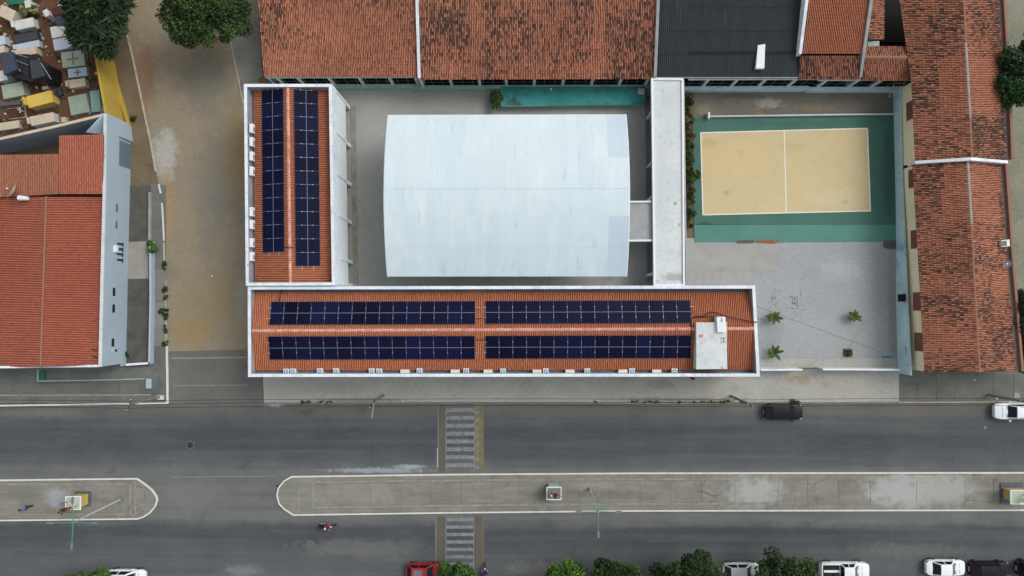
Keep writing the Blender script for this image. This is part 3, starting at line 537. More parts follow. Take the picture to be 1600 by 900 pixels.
# ---- solar arrays
def plane_of(e0, r0, r1): n = (r0-e0).cross(r1-r0).normalized(); return n if n.z > 0 else -n
def array(name_label, corner_px, n, pl_p, pl_n, rows_dir, railpx=1):
    "corner_px: (start edge a, start edge b, end edge a, end edge b) on the tilted roof plane"
    up = pl_n*.17; q = [on_plane(x, y, pl_p+up, pl_n) for x, y in corner_px]
    u = ((q[2]-q[0])+(q[3]-q[1]))/2; L_ = u.length; u.normalize(); v = ((q[1]-q[0])+(q[3]-q[2]))/2; v -= u*v.dot(u); D = v.length; v.normalize(); nn = u.cross(v)
    if nn.z < 0: v = -v; nn = u.cross(v); o0 = (q[1]+q[3]-u*L_)/2*1.0
    else: o0 = (q[0]+q[2]-u*L_)/2
    pit = L_/n; w = pit-.018
    M = Matrix((u, v, nn)).transposed().to_4x4()
    root = bpy.data.objects.new('solar_array', None); COL.objects.link(root); base = o0+u*L_/2+v*D/2; root.matrix_basis = Matrix.Translation(base) @ M
    props(root, name_label, 'solar panels', 'solar arrays on the orange roofs')
    def lm(mb, nm, ms, par): return mb.build(nm, ms, par, local=True)
    for vv in (.27, .73):
        r = lm(MB().box(-L_/2-.35, L_/2+.35, -D/2+D*vv-.025, -D/2+D*vv+.025, -.10, -.045), 'rail', 'alu', root)
    pm = MB(); e = .022
    pm.box(-w/2+e, w/2-e, -D/2+e, -.02, -.02, .012).box(-w/2+e, w/2-e, .02, D/2-e, -.02, .012)
    fm = MB().ring([(-w/2, -D/2), (w/2, -D/2), (w/2, D/2), (-w/2, D/2)], [(-w/2+e, -D/2+e), (w/2-e, -D/2+e), (w/2-e, D/2-e), (-w/2+e, D/2-e)], -.03, .017)
    sm_ = MB().box(-w/2+e, w/2-e, -.02, .02, -.02, .02)
    cm = MB(); cm.box(-.006, .006, -D*.23, D*.23, .018, .02)
    for vv in (.27, .73): cm.box(-.035, .035, -D/2+D*vv-.05, -D/2+D*vv+.05, .012, .03)
    p0 = None
    for k in range(n):
        x = -L_/2+pit*(k+.5)
        if p0 is None: p0 = lm(pm, 'solar_panel', 'solar_cell', root); f0 = lm(fm, 'frame', 'alu_dark', p0); g0 = lm(sm_, 'centre_strip', 'panel_seam', p0); c0 = lm(cm, 'clamp', 'alu', root)
        else:
            p1 = p0.copy(); COL.objects.link(p1); f1 = f0.copy(); COL.objects.link(f1); f1.parent = p1; g1 = g0.copy(); COL.objects.link(g1); g1.parent = p1; p1.matrix_basis = Matrix.Translation((x, 0, 0)); 
            c1 = c0.copy(); COL.objects.link(c1); c1.matrix_basis = Matrix.Translation((x-pit/2, 0, 0))
            continue
    p0.matrix_basis = Matrix.Translation((-L_/2+pit*.5, 0, 0)); c0.matrix_basis = Matrix.Translation((-L_/2+.03, 0, 0))
    return root
nN = plane_of(nE0, bR0, bR1); nS = plane_of(sE0, bR0, bR1); nWs = plane_of(eW0, rg0, rg1); nEs = plane_of(eE0, rg0, rg1)
array('upper left array of fifteen dark blue solar panels on the long roof', [(420.5, 507.5), (423, 471.5), (742.5, 506.5), (742, 470.5)], 15, bR0, nN, 0)
array('upper right array of fifteen dark blue solar panels on the long roof', [(758.5, 506), (757.5, 470.5), (1080, 505), (1077.5, 469)], 15, bR0, nN, 0)
array('lower left array of fifteen dark blue solar panels on the long roof', [(421.5, 562), (419.5, 525.5), (742.5, 561), (742.5, 525)], 15, bR0, nS, 0)
array('lower right array of fifteen dark blue solar panels on the long roof', [(758.5, 560.5), (758, 524.5), (1079.5, 559.5), (1080, 524)], 15, bR0, nS, 0)
array('narrower array of twelve solar panels on the west slope of the wing', [(409, 141), (442.5, 139.5), (410.5, 395), (444.5, 394)], 12, rg0, nWs, 0)
array('wider array of thirteen solar panels on the east slope of the wing', [(459, 140), (497, 141), (462, 415.5), (500.5, 415.5)], 13, rg0, nEs, 0)
# ---- cables on the roofs
def wire(name, label, pts, r=.03, m='cable', n=5, sag=0):
    o = MB().path([Vector(p) for p in pts], r, n).build(name, m); props(o, label, 'cable'); return o
def onr(x, y, z=7.35): return P(x, y, z)
wire('power_cable', 'dark cable looping from the upper right solar array over the parapet', [P(1081, 496, 7.5), P(1090, 494, 7.5), P(1099, 495, 7.5), P(1104, 490, 7.5), P(1112, 487.5, 7.5), P(1120, 489, 7.6), P(1134, 494, 7.65), P(1152, 498, 7.65), P(1172, 502, 7.65), P(1183, 503.5, 7.7)], .05)
wire('power_cable', 'straight thin cable lying below the looping cable by the hatch box', [P(1081, 496.5, 7.45), P(1104, 495, 7.45), P(1120, 494.5, 7.45), P(1134, 495.2, 7.5)], .035)
wire('power_cable', 'thin dark cable down from upper to lower right array ends', [P(1079, 505, 7.5), P(1080.5, 513, 7.65), P(1080.5, 524, 7.5)], .03)
wire('power_cable', 'thin cable linking the two solar arrays of the wing', [P(445, 386, 7.75), P(450, 386.5, 7.95), P(455, 386, 7.95), P(460, 387.5, 7.75)], .035)
wire('power_cable', 'dark cable from the wing down to the upper left solar array', [P(441.5, 452, 6.9), P(441, 455, 6.9), P(438, 460, 6.9), P(436.5, 471, 7.05)], .035)
wire('power_cable', 'short cable between the two upper solar arrays', [P(743, 497, 7.5), P(750, 497.5, 7.45), P(758, 497, 7.5)], .03)
wire('power_cable', 'short cable between the two lower solar arrays', [P(743, 532, 7.5), P(750, 531, 7.45), P(758, 532, 7.5)], .03)
wl = [P(1181, 478, 7.3)]
for k in range(1, 15):
    t = k/14; a_, b_ = P(1181, 478, 7.3), P(1446, 574, 4.7); q = a_.lerp(b_, t); q.z -= .9*4*t*(1-t)*.5; wl.append(q)
wire('overhead_wire', 'thin overhead wire crossing the plaza from the white building to the long tiled house', wl, .022, 'thin_wire')
# ---- air conditioners
acf = thing('air_conditioner', 'x', 'air conditioner'); 
MB().box(-.27, .27, -.27, .27, .02, .62).build('casing', 'ac_white', acf, local=True)
MB().prism([(.21*math.cos(k*math.pi/10), .21*math.sin(k*math.pi/10)) for k in range(20)], .6, .64).build('fan_grille', 'ac_fan', acf, local=True)
MB().prism([(.09*math.cos(k*math.pi/6), .09*math.sin(k*math.pi/6)) for k in range(12)], .6, .66).build('fan_hub', 'ac_white', acf, local=True)
MB().tube((.27, .2, .3), (.5, .3, .05), .03).build('hose', 'cable', acf, local=True)
acb = thing('air_conditioner', 'x', 'air conditioner')
MB().box(-.44, .44, -.17, .17, .05, .60).build('casing', 'ac_cream', acb, local=True)
MB().box(-.40, -.32, -.15, .15, 0, .05).build('foot', 'iron', acb, local=True); MB().box(.32, .40, -.15, .15, 0, .05).build('foot', 'iron', acb, local=True)
MB().box(-.30, .14, -.19, -.17, .12, .53).build('fan_grille', 'ac_fan', acb, local=True)
fans = [450, 460.5, 502, 527, 582.5, 594, 656.7, 729, 786, 852.5, 916.7, 986, 1052]; boxes = [634, 712, 763, 839, 890, 972, 1024.5]
fl = ['round-fan air conditioner leftmost in the lower gutter, half of a pair', 'round-fan air conditioner second from left, right half of the first pair', 'single round-fan air conditioner third from left in the gutter', 'single round-fan air conditioner fourth from left in the gutter', 'round-fan air conditioner left in the second close pair', 'round-fan air conditioner right in the second close pair',
 'round-fan air conditioner just right of the first flat white unit', 'round-fan air conditioner below the right end of the lower left solar array', 'round-fan air conditioner just right of the gap between solar arrays', 'round-fan air conditioner touching a flat unit at the middle of the gutter', 'round-fan air conditioner standing alone between the fifth and sixth flat units', 'round-fan air conditioner touching the sixth flat unit', 'round-fan air conditioner rightmost, nearest the white tank slab']
bl_ = ['flat cream air conditioner leftmost of the seven flat units', 'flat cream air conditioner left of the gap between solar arrays', 'flat cream air conditioner just right of the gap between solar arrays', 'flat cream air conditioner paired with a round-fan unit mid gutter', 'flat cream air conditioner fifth from left with a reddish end', 'flat cream air conditioner sixth from left touching a round-fan unit', 'flat cream air conditioner rightmost, nearest the white tank slab']
for i, x in enumerate(fans):
    o = acf if i == 0 else copy_tree(acf); place(o, P(x, 579.3+random.uniform(-.4, .4), 6.36)+Vector((0, .0, 0)), random.choice((0, math.pi))); o['label'] = fl[i]; o['group'] = 'air conditioners in the gutter of the long roof'
for i, x in enumerate(boxes):
    o = acb if i == 0 else copy_tree(acb); place(o, P(x, 579.5, 6.36), 0); o['label'] = bl_[i]; o['group'] = 'air conditioners in the gutter of the long roof'
wl_ = ['topmost', 'second from top', 'third from top', 'fourth from top', 'fifth from top below the gap', 'sixth from top', 'third from bottom pair, seventh from top', 'bottommost']
for i, y in enumerate((200, 221, 243.5, 267, 330.5, 350.5, 379, 400.5)):
    o = copy_tree(acb); place(o, P(392.4, y, 7.75)-Vector((0, 0, .60)), math.pi/2)
    if i == 0:
        acw = o
        for ch in o.children:
            if ch.name.startswith('casing'): ch.data = ch.data.copy(); ch.data.materials[0] = MATS['ac_white']; wcase = ch.data
    for ch in o.children:
        if ch.name.startswith('casing'): ch.data = wcase
    o['label'] = 'flat unit in the west gutter of the wing, '+(wl_[i] if i != 6 else 'seventh from top'); o['group'] = 'air conditioners in the west gutter of the wing'
# ================================================================== CANOPY
can = thing('sports_canopy', 'large white arched metal canopy over the courtyard', 'canopy', P(793, 306, 0))
ZC, RISE = 5.6, 2.1
x0, x1 = (P(606, 306, ZC).x), (P(978.5, 306, ZC).x); yN, yS = P(790, 179, ZC).y, P(790, 432, ZC).y
def arch(t): return ZC+RISE*(1-(2*t-1)**2)
nx = 24; sw = (x1-x0)/nx; bands = [(0, .30), (.29, .48), (.472, .655), (.645, .83), (.822, 1.0)]
for bi_, (t0, t1) in enumerate(bands):
    mb = MB(); cs = 4; nseg = 12; vs = []; prof = []
    for i in range(cs*3+1):
        f = i/(cs*3); prof.append((f*sw*1.01, .006 if i % 3 == 1 else (.0)))
    for j in range(nseg+1):
        t = lerp(t0, t1, j/nseg); y = lerp(yN, yS, t); z = arch(t)+(.025 if bi_ % 2 else 0)
        vs += [(px_-sw/2, y, z+h_) for px_, h_ in prof]
    m_ = len(prof); fs = [(j*m_+i, (j+1)*m_+i, (j+1)*m_+i+1, j*m_+i+1) for j in range(nseg) for i in range(m_-1)]
    mb.quadm(vs, fs)
    low = [(v[0], v[1], v[2]-.03) for v in vs]; mb.quadm(low, [f[::-1] for f in fs])
    mesh0 = None; meshB = None
    for k in range(nx):
        blue = (k >= nx-2 and bi_ not in (1, 2))
        if mesh0 is None: o = mb.build('roof_sheet', 'roof_metal', can, local=True); mesh0 = o.data
        else:
            me = mesh0
            if blue:
                if meshB is None: meshB = mesh0.copy(); meshB.materials[0] = MATS['roof_metal_blue']
                me = meshB
            o = bpy.data.objects.new('roof_sheet', me); COL.objects.link(o); o.parent = can
        o.matrix_basis = Matrix.Translation(Vector((x0+sw*(k+.5), 0, 0))-can.location)
for e in (0, 1):
    mb = MB(); xx = x0 if e == 0 else x1; pts = [Vector((xx, lerp(yN, yS, j/20), arch(j/20)-.06)) for j in range(21)]; low = [Vector((xx, p.y, max(ZC-.5, p.z-1.0))) for p in pts]
    mb.path(pts, .06, 5); mb.path(low, .06, 5)
    for j in range(20): mb.tube(pts[j], low[j+1], .03, n=4)
    mb.build('edge_truss', 'white_paint', can)
for k in range(5):
    xx = lerp(x0+.4, x1-.4, k/4)
    for yy in (yN-.5, yS+.5): MB().tube((xx, yy, 0), (xx, yy, ZC-.1), .14, n=8).build('column', 'white_paint', can)
MB().box(x0, x1, yN-.13, yN-.03, ZC-.22, ZC-.03).build('eaves_beam', 'slab_pale', can); MB().box(x0, x1, yS+.03, yS+.13, ZC-.22, ZC-.03).build('eaves_beam', 'slab_pale', can)
# ================================================================== WALKWAY
wk = thing('covered_walkway', 'long flat pale concrete walkway roof between the canopy and the green sports court', 'walkway', P(1045, 290, 0))
ZW = 3.9
ko = PP([(1017.5, 121.5), (1068, 122), (1070.5, 447), (1021.5, 447)], ZW); ki = inset(ko, .2)
MB().ring(ko, ki, ZW-.45, ZW).build('rim', 'white_paint', wk); MB().prism(inset(ko, .18), ZW-.38, ZW-.16).build('roof_slab', 'slab_pale', wk)
for y in (186, 262, 314, 376, 430):
    for xx in (1011.5, 1054):
        c = P(xx, y, 0); MB().box(c.x-.13, c.x+.13, c.y-.13, c.y+.13, 0, ZW-.45).build('column', 'white_wall', wk)
q0, q1 = P(1008, 150, 0), P(1011, 440, 0); MB().prism([(q0.x, q0.y), (q0.x+1.1, q0.y), (q1.x+1.1, q1.y), (q1.x, q1.y)], .02, .16).build('walkway_floor', 'gutter_grey', wk)
q0, q1 = P(1056, 137, 0), P(1060, 440, 0); MB().prism([(q0.x, q0.y), (q0.x+.12, q0.y), (q1.x+.12, q1.y), (q1.x, q1.y)], 0, ZW-.45).build('wall', 'slab_grey', wk)
lk = thing('link_roof', 'short flat grey concrete link roof joining the canopy to the walkway', 'roof', P(1000, 345, 0))
lo = PP([(955, 314), (1019, 313.5), (1020, 376.5), (955, 377.5)], 3.6)
MB().prism(lo, 3.25, 3.42).build('roof_slab', 'slab_grey', lk)
for q in ([(955, 314), (1018.5, 313.5), (1018.5, 316.3), (955, 316.8)], [(955, 374.8), (1020, 374), (1020, 377), (955, 377.6)]): MB().prism(PP(q, 3.62), 3.2, 3.62).build('rim', 'white_paint', lk)
for xx, yy in ((968, 320), (968, 370), (1006, 320), (1006, 370)):
    c = P(xx, yy, 0); MB().box(c.x-.12, c.x+.12, c.y-.12, c.y+.12, 0, 3.25).build('column', 'white_paint', lk)
# ================================================================== NORTH BUILDINGS
OLD, DK = (170, 113, 88), (68, 58, 52)
def wpx(x0_, y0_, x1_, y1_, z, k=.6):
    a_, b_ = P(x0_, y1_, z), P(x1_, y0_, z); return (a_.x, a_.y, b_.x, b_.y, k)
nb = thing('tiled_hall', 'long building with weathered orange tile roof and dark verandas, top of the photo', 'building', P(700, 60, 0))
ZN = 3.6
def northroof(par, x_l, x_r, yb_l, yb_r, ztop, ytop_px, zl=ZN, **kw):
    e0, e1 = P(x_l, yb_l, zl), P(x_r, yb_r, zl); Y = P(600, ytop_px, ztop).y
    return e0, e1, Vector((e0.x, Y, ztop)), Vector((e1.x, Y, ztop))
fr = [wpx(733, -60, 758, 125, 4.8, .75), wpx(926, -60, 944, 125, 4.8, .75), wpx(775, 98, 925, 125, 3.9, .5), wpx(412, 85, 655, 125, 3.9, .35), wpx(660, 100, 735, 126, 3.9, .3)]
e = northroof(nb, 412, 653, 119.5, 120.5, 6.4, -60); tiles(nb, *e, OLD, DK, .46, seed=21, fresh=fr)
e2 = northroof(nb, 658, 1021, 124.5, 123.5, 6.4, -60); tiles(nb, *e2, OLD, DK, .70, seed=22, fresh=fr)
for q in (e, e2):   # the far slope beyond the ridge
    tiles(nb, q[1]+Vector((0, 2*(q[3].y-q[1].y), 0)), q[0]+Vector((0, 2*(q[2].y-q[0].y), 0)), q[3], q[2], OLD, DK, .6, seed=23, tl=.8, tw=.36)
ridge(nb, e[2], e[3], 'ridge_old'); ridge(nb, e2[2], e2[3], 'ridge_old')
c = P(655, 122, ZN+.3); MB().prism([(c.x-.14, c.y), (c.x+.14, c.y), (c.x+.14, e[2].y), (c.x-.14, e[2].y)], 0, [4.0, 4.0, 6.75, 6.75]).build('party_wall', 'coping', nb)
c = P(1024, 122, ZN+.3); MB().prism([(c.x-.18, c.y), (c.x+.12, c.y), (c.x+.12, e[2].y), (c.x-.18, e[2].y)], 0, [4.0, 4.0, 6.75, 6.75]).build('party_wall', 'mortar', nb)
c = P(657, 139, 0); MB().box(c.x-.14, c.x+.14, c.y-.12, c.y+.16, 0, 3.5).build('buttress', 'slab_grey', nb)
def veranda(par, xl, xr, wy_px, posts, half_m, zb=ZN, depth=2.6):
    "low wall, posts, eaves beam, floor and back wall coloured dark for the shade behind"
    a_, b_ = P(xl, wy_px, 0), P(xr, wy_px, 0); y = a_.y
    MB().box(a_.x, b_.x, y-.28, y+.1, 0, 1.0).build('low_wall', half_m, par)
    MB().box(a_.x, b_.x, y+depth, y+depth+.2, 0, zb+.6).build('back_wall', 'shade_dark', par)  # back wall and floor painted near-black for the shade inside
    MB().box(a_.x, b_.x, y+.16, y+depth, .02, .1).build('veranda_floor', 'shade_dark', par)
    MB().box(a_.x, b_.x, y+.02, y+.18, zb-.38, zb-.16).build('eaves_beam', 'slab_pale' if half_m != 'blue_wall' else 'blue_wall', par)
    for p in posts:
        c_ = P(p, wy_px-7, zb-1); MB().box(c_.x-.15, c_.x+.15, y-.012, y+.2, 1.0, zb-.38).build('post', 'slab_pale', par)
    nb_ = int((b_.x-a_.x)/1.1); mb_ = MB()
    for k in range(nb_):
        x = a_.x+(k+.5)*1.1; mb_.box(x-.02, x+.02, y+.07, y+.1, 1.0, zb-.38)
    mb_.box(a_.x, b_.x, y+.07, y+.1, 2.0, 2.04); o = mb_.build('window_bars', 'steel', par); 
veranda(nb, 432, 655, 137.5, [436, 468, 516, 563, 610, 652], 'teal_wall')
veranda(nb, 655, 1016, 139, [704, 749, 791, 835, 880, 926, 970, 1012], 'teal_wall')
a_, b_ = P(414, 137, 0), P(1016, 137, 0)
a_ = P(412, 119.5, ZN); MB().box(a_.x+.06, a_.x+.26, a_.y+.1, P(600, -60, 6.4).y, 0, 3.45).build('side_wall', 'white_wall', nb)
db = thing('dark_roofed_hall', 'hall with black corrugated sheet roof next to the concrete walkway', 'building', P(1140, 60, 0))
e = northroof(db, 1027, 1247, 121.5, 121.5, 5.6, -60)
for k in range(8):
    for r_ in range(5):
        u0, u1 = k/8, (k+1)/8; v0, v1 = r_/5, (r_+1)/5+.01
        def Bq(u, v): return e[0].lerp(e[1], u).lerp(e[2].lerp(e[3], u), min(v, 1))
        mb = MB(); n_ = 19; vs = []
        for v, dz in ((v0, .05), (v1, 0)):
            for i in range(n_): 
                q = Bq(lerp(u0, u1+.004, i/(n_-1)), v); vs.append((q.x, q.y, q.z+dz+(.045 if i % 2 else 0)))
        mb.quadm(vs, [(i, i+1, n_+i+1, n_+i) for i in range(n_-1)]); mb.build('roof_sheet', 'dark_sheet', db)
MB().quadm([p-Vector((0, 0, .08)) for p in e], [(0, 1, 3, 2)]).build('roof_lining', 'shade_dark', db)
MB().prism(PP([(1184, 71), (1195.5, 69), (1194, 107), (1181, 107)], 4.2), 3.85, 4.25).build('skylight_sheet', 'white_paint', db)
MB().prism(PP([(1027, 120.4), (1247, 120.4), (1247, 122), (1027, 122)], ZN+.1), ZN-.1, ZN+.1).build('gutter', 'steel', db)
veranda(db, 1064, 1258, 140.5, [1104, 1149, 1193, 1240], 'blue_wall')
tb = thing('small_tiled_house', 'newer bright orange tiled roof with a lower tiled porch, beside the black roof', 'building', P(1300, 60, 0))
p0, p1, p2, p3 = P(1254, 84, 4.5), P(1348.5, 84, 4.5), None, None
Y = P(1300, -60, 6.6).y; tiles(tb, p0, p1, Vector((p0.x+.35, Y, 6.6)), Vector((p1.x+.3, Y, 6.6)), (172, 108, 82), DK, .06, seed=31, vary=.08)
q0, q1 = P(1247.5, 124.5, ZN), P(1343, 124, ZN); q2, q3 = P(1249.5, 87, 4.35), P(1345.5, 87, 4.35); tiles(tb, q0, q1, q2, q3, (160, 106, 82), DK, .62, seed=32)
for (a1, a2, zz) in (((1250.5, 84), (1258, -60), 4.8), ((1350, 84), (1363, -60), 4.8)):
    s_, t_ = P(*a1, zz), P(a2[0]-2, a2[1], 7.0); t_.x = s_.x+.4; MB().prism([(s_.x-.16, s_.y), (s_.x+.16, s_.y), (t_.x+.16, t_.y), (t_.x-.16, t_.y)], 0, [4.8, 4.8, 6.9, 6.9]).build('party_wall', 'coping' if a1[0] < 1300 else 'mortar', tb)
s_, t_ = P(1345, 121, 3.9), P(1350.5, 82, 4.9); MB().prism([(s_.x-.13, s_.y), (s_.x+.13, s_.y), (t_.x+.13, t_.y), (t_.x-.13, t_.y)], 0, [3.9, 3.9, 4.9, 4.9]).build('party_wall', 'mortar', tb)
q0, q1 = P(1347, 126, ZN), P(1422, 126, ZN); q2, q3 = P(1351, 89, 4.55), P(1424, 89.5, 4.55); tiles(tb, q0, q1, q2, q3, OLD, DK, .5, seed=33, name='roof_tile')
q4, q5 = P(1354, 73, 4.2), P(1424, 73, 4.2); tiles(tb, q5, q4, q3, q2, OLD, DK, .55, seed=34); ridge(tb, q2, q3, 'ridge_old')
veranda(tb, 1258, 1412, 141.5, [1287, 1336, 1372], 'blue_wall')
sp = thing('narrow_lean_to', 'narrow strip of dark weathered tiles beside the black slot between roofs', 'building', P(1368, 30, 0))
q0, q1 = P(1380.5, 62, 3.8), P(1381, -60, 3.8); q2, q3 = P(1357, 62, 4.6), P(1362, -60, 4.6); tiles(sp, q0, q1, q2, q3, OLD, DK, .7, seed=35)
MB().box(P(1360, 0, 3.7).x, P(1379, 0, 3.7).x, P(0, 62, 3.7).y, P(0, -60, 3.7).y, 0, 3.6).build('wall', 'shade_dark', sp)
sl_ = MB().prism(PP([(1376, 66), (1430, 66), (1430, -80), (1376, -80)], .5), .02, .5).build('alley_floor', 'shade_dark'); sl_['kind'] = 'structure'  # alley floor and lean-to wall coloured near-black for the slot's deep shade
MB().prism(PP([(1356, 64), (1374, 64), (1374, 72), (1356, 73)], 4.0), 0, 4.0).build('light_patch', 'tomb_green', sp)
# ================================================================== EAST HOUSE
eh = thing('long_tiled_house', 'long house with weathered ridged tile roof and cream wall, right side of the photo', 'building', P(1480, 300, 0))
ZE, ZRr = 4.6, 6.5
fe = [wpx(1469, 90, 1570, 182, 5.6, 1.2), wpx(1474, 258, 1570, 348, 5.6, 1.2), wpx(1425, 250, 1432, 262, 5, .1), wpx(1545, 424, 1580, 460, 5.1, .9), wpx(1436, 440, 1500, 462, 5.4, .4), wpx(1425, 305, 1470, 316, 5, .6), wpx(1430, 230, 1475, 250, 5, .5)]
def rw(x, y, z): return P(x, y, z)
w1 = [(1398, -50), (1424, 128), (1430, 251)]; r1_ = [(1504, -50), (1512.5, 128), (1518.5, 246)]; x1_ = [(1556, -50), (1567, 128), (1571.5, 249)]
for i in range(2):
    am = (.60, .78)[i]
    tiles(eh, rw(*w1[i+1], ZE), rw(*w1[i], ZE), rw(*r1_[i+1], ZRr), rw(*r1_[i], ZRr), OLD, DK, am-.1, seed=41+i, fresh=fe)
    tiles(eh, rw(*x1_[i], ZE), rw(*x1_[i+1], ZE), rw(*r1_[i], ZRr), rw(*r1_[i+1], ZRr), OLD, DK, am, seed=43+i, fresh=fe)
    if i == 0: ridge(eh, rw(*r1_[0], ZRr), rw(1509, 68, ZRr), 'ridge_old', .13); ridge(eh, rw(1509, 68, ZRr), rw(*r1_[1], ZRr), 'mortar', .15)
    else: ridge(eh, rw(*r1_[1], ZRr), rw(1516, 185, ZRr), 'mortar', .14); ridge(eh, rw(1516, 185, ZRr), rw(*r1_[2], ZRr), 'ridge_old', .13)
# lower section
W2 = [(1425.5, 257), (1436, 430), (1444.5, 581)]; R2 = [(1512, 252.5), (1521.5, 425), (1531, 581)]; X2 = [(1562, 256), (1573.5, 420), (1587, 580)]
z2 = 4.5; zr2 = 6.35
for i in range(2):
    tiles(eh, rw(*W2[i+1], z2), rw(*W2[i], z2), rw(*R2[i+1], zr2), rw(*R2[i], zr2), OLD, DK, (.62, .62)[i], seed=45+i, fresh=fe)
    tiles(eh, rw(*X2[i], z2), rw(*X2[i+1], z2), rw(*R2[i], zr2), rw(*R2[i+1], zr2), OLD, DK, (.7, .72)[i], seed=47+i, fresh=fe)
ridge(eh, rw(*R2[0], zr2), rw(1518, 350, zr2), 'mortar', .15); ridge(eh, rw(1518, 350, zr2), rw(*R2[1], zr2), 'ridge_old', .13); ridge(eh, rw(*R2[1], zr2), rw(*R2[2], zr2), 'ridge_old', .13)
# stepped wall between the two sections
a_, b_, c_ = P(1430.5, 253.5, 5.0), P(1517.5, 248, 6.9), P(1575, 253, 5.0)
for p_, q_ in ((a_, b_), (b_, c_)): MB().prism([(p_.x, p_.y-.15), (q_.x, q_.y-.15), (q_.x, q_.y+.15), (p_.x, p_.y+.15)], 3.5, [p_.z, q_.z, q_.z, p_.z]).build('party_wall', 'coping', eh)
# eaves channel and outer strip on the east side
for nm_, z_, dx0, dx1, m_ in (('gutter', 4.45, .0, .35, 'mortar'), ('wall_cap', 4.9, .35, .6, 'ridge_old')):
    for pts in ([(1556.5, -50), (1567.5, 128), (1572, 249)], [(1562.5, 256), (1574, 420), (1588, 580)]):
        q = [P(x, y, 4.6) for x, y in pts]
        for s_, t_ in zip(q[:-1], q[1:]): MB().prism([(s_.x+dx0, s_.y), (s_.x+dx1, s_.y), (t_.x+dx1, t_.y), (t_.x+dx0, t_.y)], 0 if nm_ == 'wall_cap' else z_-.15, z_).build(nm_, m_, eh)
# cream west wall, plane close behind the blue wall
cw = [Vector((41.28, P(0, 127, 4.5).y, 0)), Vector((41.42, P(0, 252, 4.5).y, 0))]
MB().prism([(cw[0].x, cw[0].y), (cw[1].x, cw[1].y), (cw[1].x+.2, cw[1].y), (cw[0].x+.2, cw[0].y)], 0, ZE-.12).build('wall', 'cream_wall', eh)
cw2 = [Vector((41.42, P(0, 257, 4.5).y, 0)), Vector((41.68, P(0, 430, 4.5).y, 0)), Vector((41.9, P(0, 580, 4.5).y, 0))]
for i in range(2): s_, t_ = cw2[i], cw2[i+1]; MB().prism([(s_.x, s_.y), (t_.x, t_.y), (t_.x+.2, t_.y), (s_.x+.2, s_.y)], 0, z2-.12).build('wall', 'cream_wall', eh)
e_ = P(1586, 579, 4.5); s_ = cw2[2]; MB().box(s_.x+.2, e_.x, s_.y+.05, s_.y+.25, 0, 4.2).build('wall', 'cream_wall', eh)
# gable infill
g0, g1, g2 = P(1444.5, 579.5, z2), P(1531, 579.5, zr2), P(1586, 579.5, z2)
MB().quadm([(g0.x, g0.y+.05, 4.1), (g2.x, g0.y+.05, 4.1), (g2.x, g0.y+.05, z2-.1), (g1.x, g0.y+.05, zr2-.15), (g0.x, g0.y+.05, z2-.1), (g0.x, g0.y+.2, 4.1), (g2.x, g0.y+.2, 4.1), (g2.x, g0.y+.2, z2-.1), (g1.x, g0.y+.2, zr2-.15), (g0.x, g0.y+.2, z2-.1)], [(0, 1, 2, 3, 4), (9, 8, 7, 6, 5)]).build('gable', 'cream_wall', eh)
def wall_x(yw):
    pts = [(cw[0].y, cw[0].x), (cw[1].y, cw[1].x)] if yw > cw2[0].y else [(p.y, p.x) for p in cw2]
    pts = sorted(pts); return np.interp(yw, [p[0] for p in pts], [p[1] for p in pts])
for y in (173, 279, 374, 471, 534):
    c = P(1425, y, 2.8); h_ = .98; x = wall_x(c.y); f_ = MB().box(x-.05, x+.02, c.y-h_, c.y+h_, 2.2, 3.9).build('window', 'mortar', eh)
    MB().box(x-.08, x-.045, c.y-h_+.06, c.y-.01, 2.27, 3.84).build('shutter', 'brown_shutter', f_); MB().box(x-.08, x-.045, c.y+.01, c.y+h_-.06, 2.27, 3.84).build('shutter', 'brown_shutter', f_)
# blue boundary wall
bwl = thing('blue_wall', 'peeling light blue boundary wall between the court and the cream house', 'wall', P(1400, 360, 0))
bp = [P(1395.5, 141, 0), P(1396, 200, 0), P(1398.5, 300, 0), P(1399.5, 375, 0), P(1400, 470, 0), P(1402.5, 583, 0)]; bh = [1.5, 1.4, 1.4, 1.7, 2.1, 2.5]
for s_, t_, h0_, h1_ in zip(bp[:-1], bp[1:], bh[:-1], bh[1:]): MB().prism([(s_.x, s_.y), (t_.x, t_.y), (t_.x+.18, t_.y), (s_.x+.18, s_.y)], 0, [h0_, h1_, h1_, h0_]).build('wall_panel', 'blue_wall', bwl)
sc_ = P(1407.5, 465.5, 1.5)
o = MB().box(sc_.x-.28, sc_.x+.12, sc_.y-.40, sc_.y+.40, 1.4, 2.2).build('black_box', 'trim_black'); props(o, 'square black box fixed on the blue wall', 'box')
o = MB().box(sc_.x+.0, sc_.x+.22, sc_.y-5.9, sc_.y-5.2, 1.2, 1.9).build('meter_box', 'tomb_blue'); props(o, 'pale meter box on the lower blue wall', 'box')
c = P(1386, 564, 0); t = thing('drain_grate', 'square teal grate on the plaza by the front wall', 'grate', c)
MB().box(c.x-.5, c.x+.5, c.y-.5, c.y+.5, .02, .07).build('frame', 'teal_paint', t)
for k in range(4): MB().box(c.x-.42, c.x+.42, c.y-.38+k*.2, c.y-.28+k*.2, .07, .09).build('bar', 'teal_wall', t)
# ladder-like metal frame in the corner
t = thing('metal_rack', 'pale metal frame in the top right corner of the north yard', 'rack', P(1392, 148, 0))
mb = MB(); A_, B_ = P(1384, 154, .05), P(1399, 138, .05)
for xx in (A_.x, B_.x): MB().tube((xx, A_.y, .6), (xx, B_.y, 1.9), .04).build('rail', 'teal_wall', t)
for k in range(5): yy = lerp(A_.y, B_.y, k/4); MB().tube((A_.x, yy, lerp(.6, 1.9, k/4)), (B_.x, yy, lerp(.6, 1.9, k/4)), .035).build('rung', 'teal_wall', t)
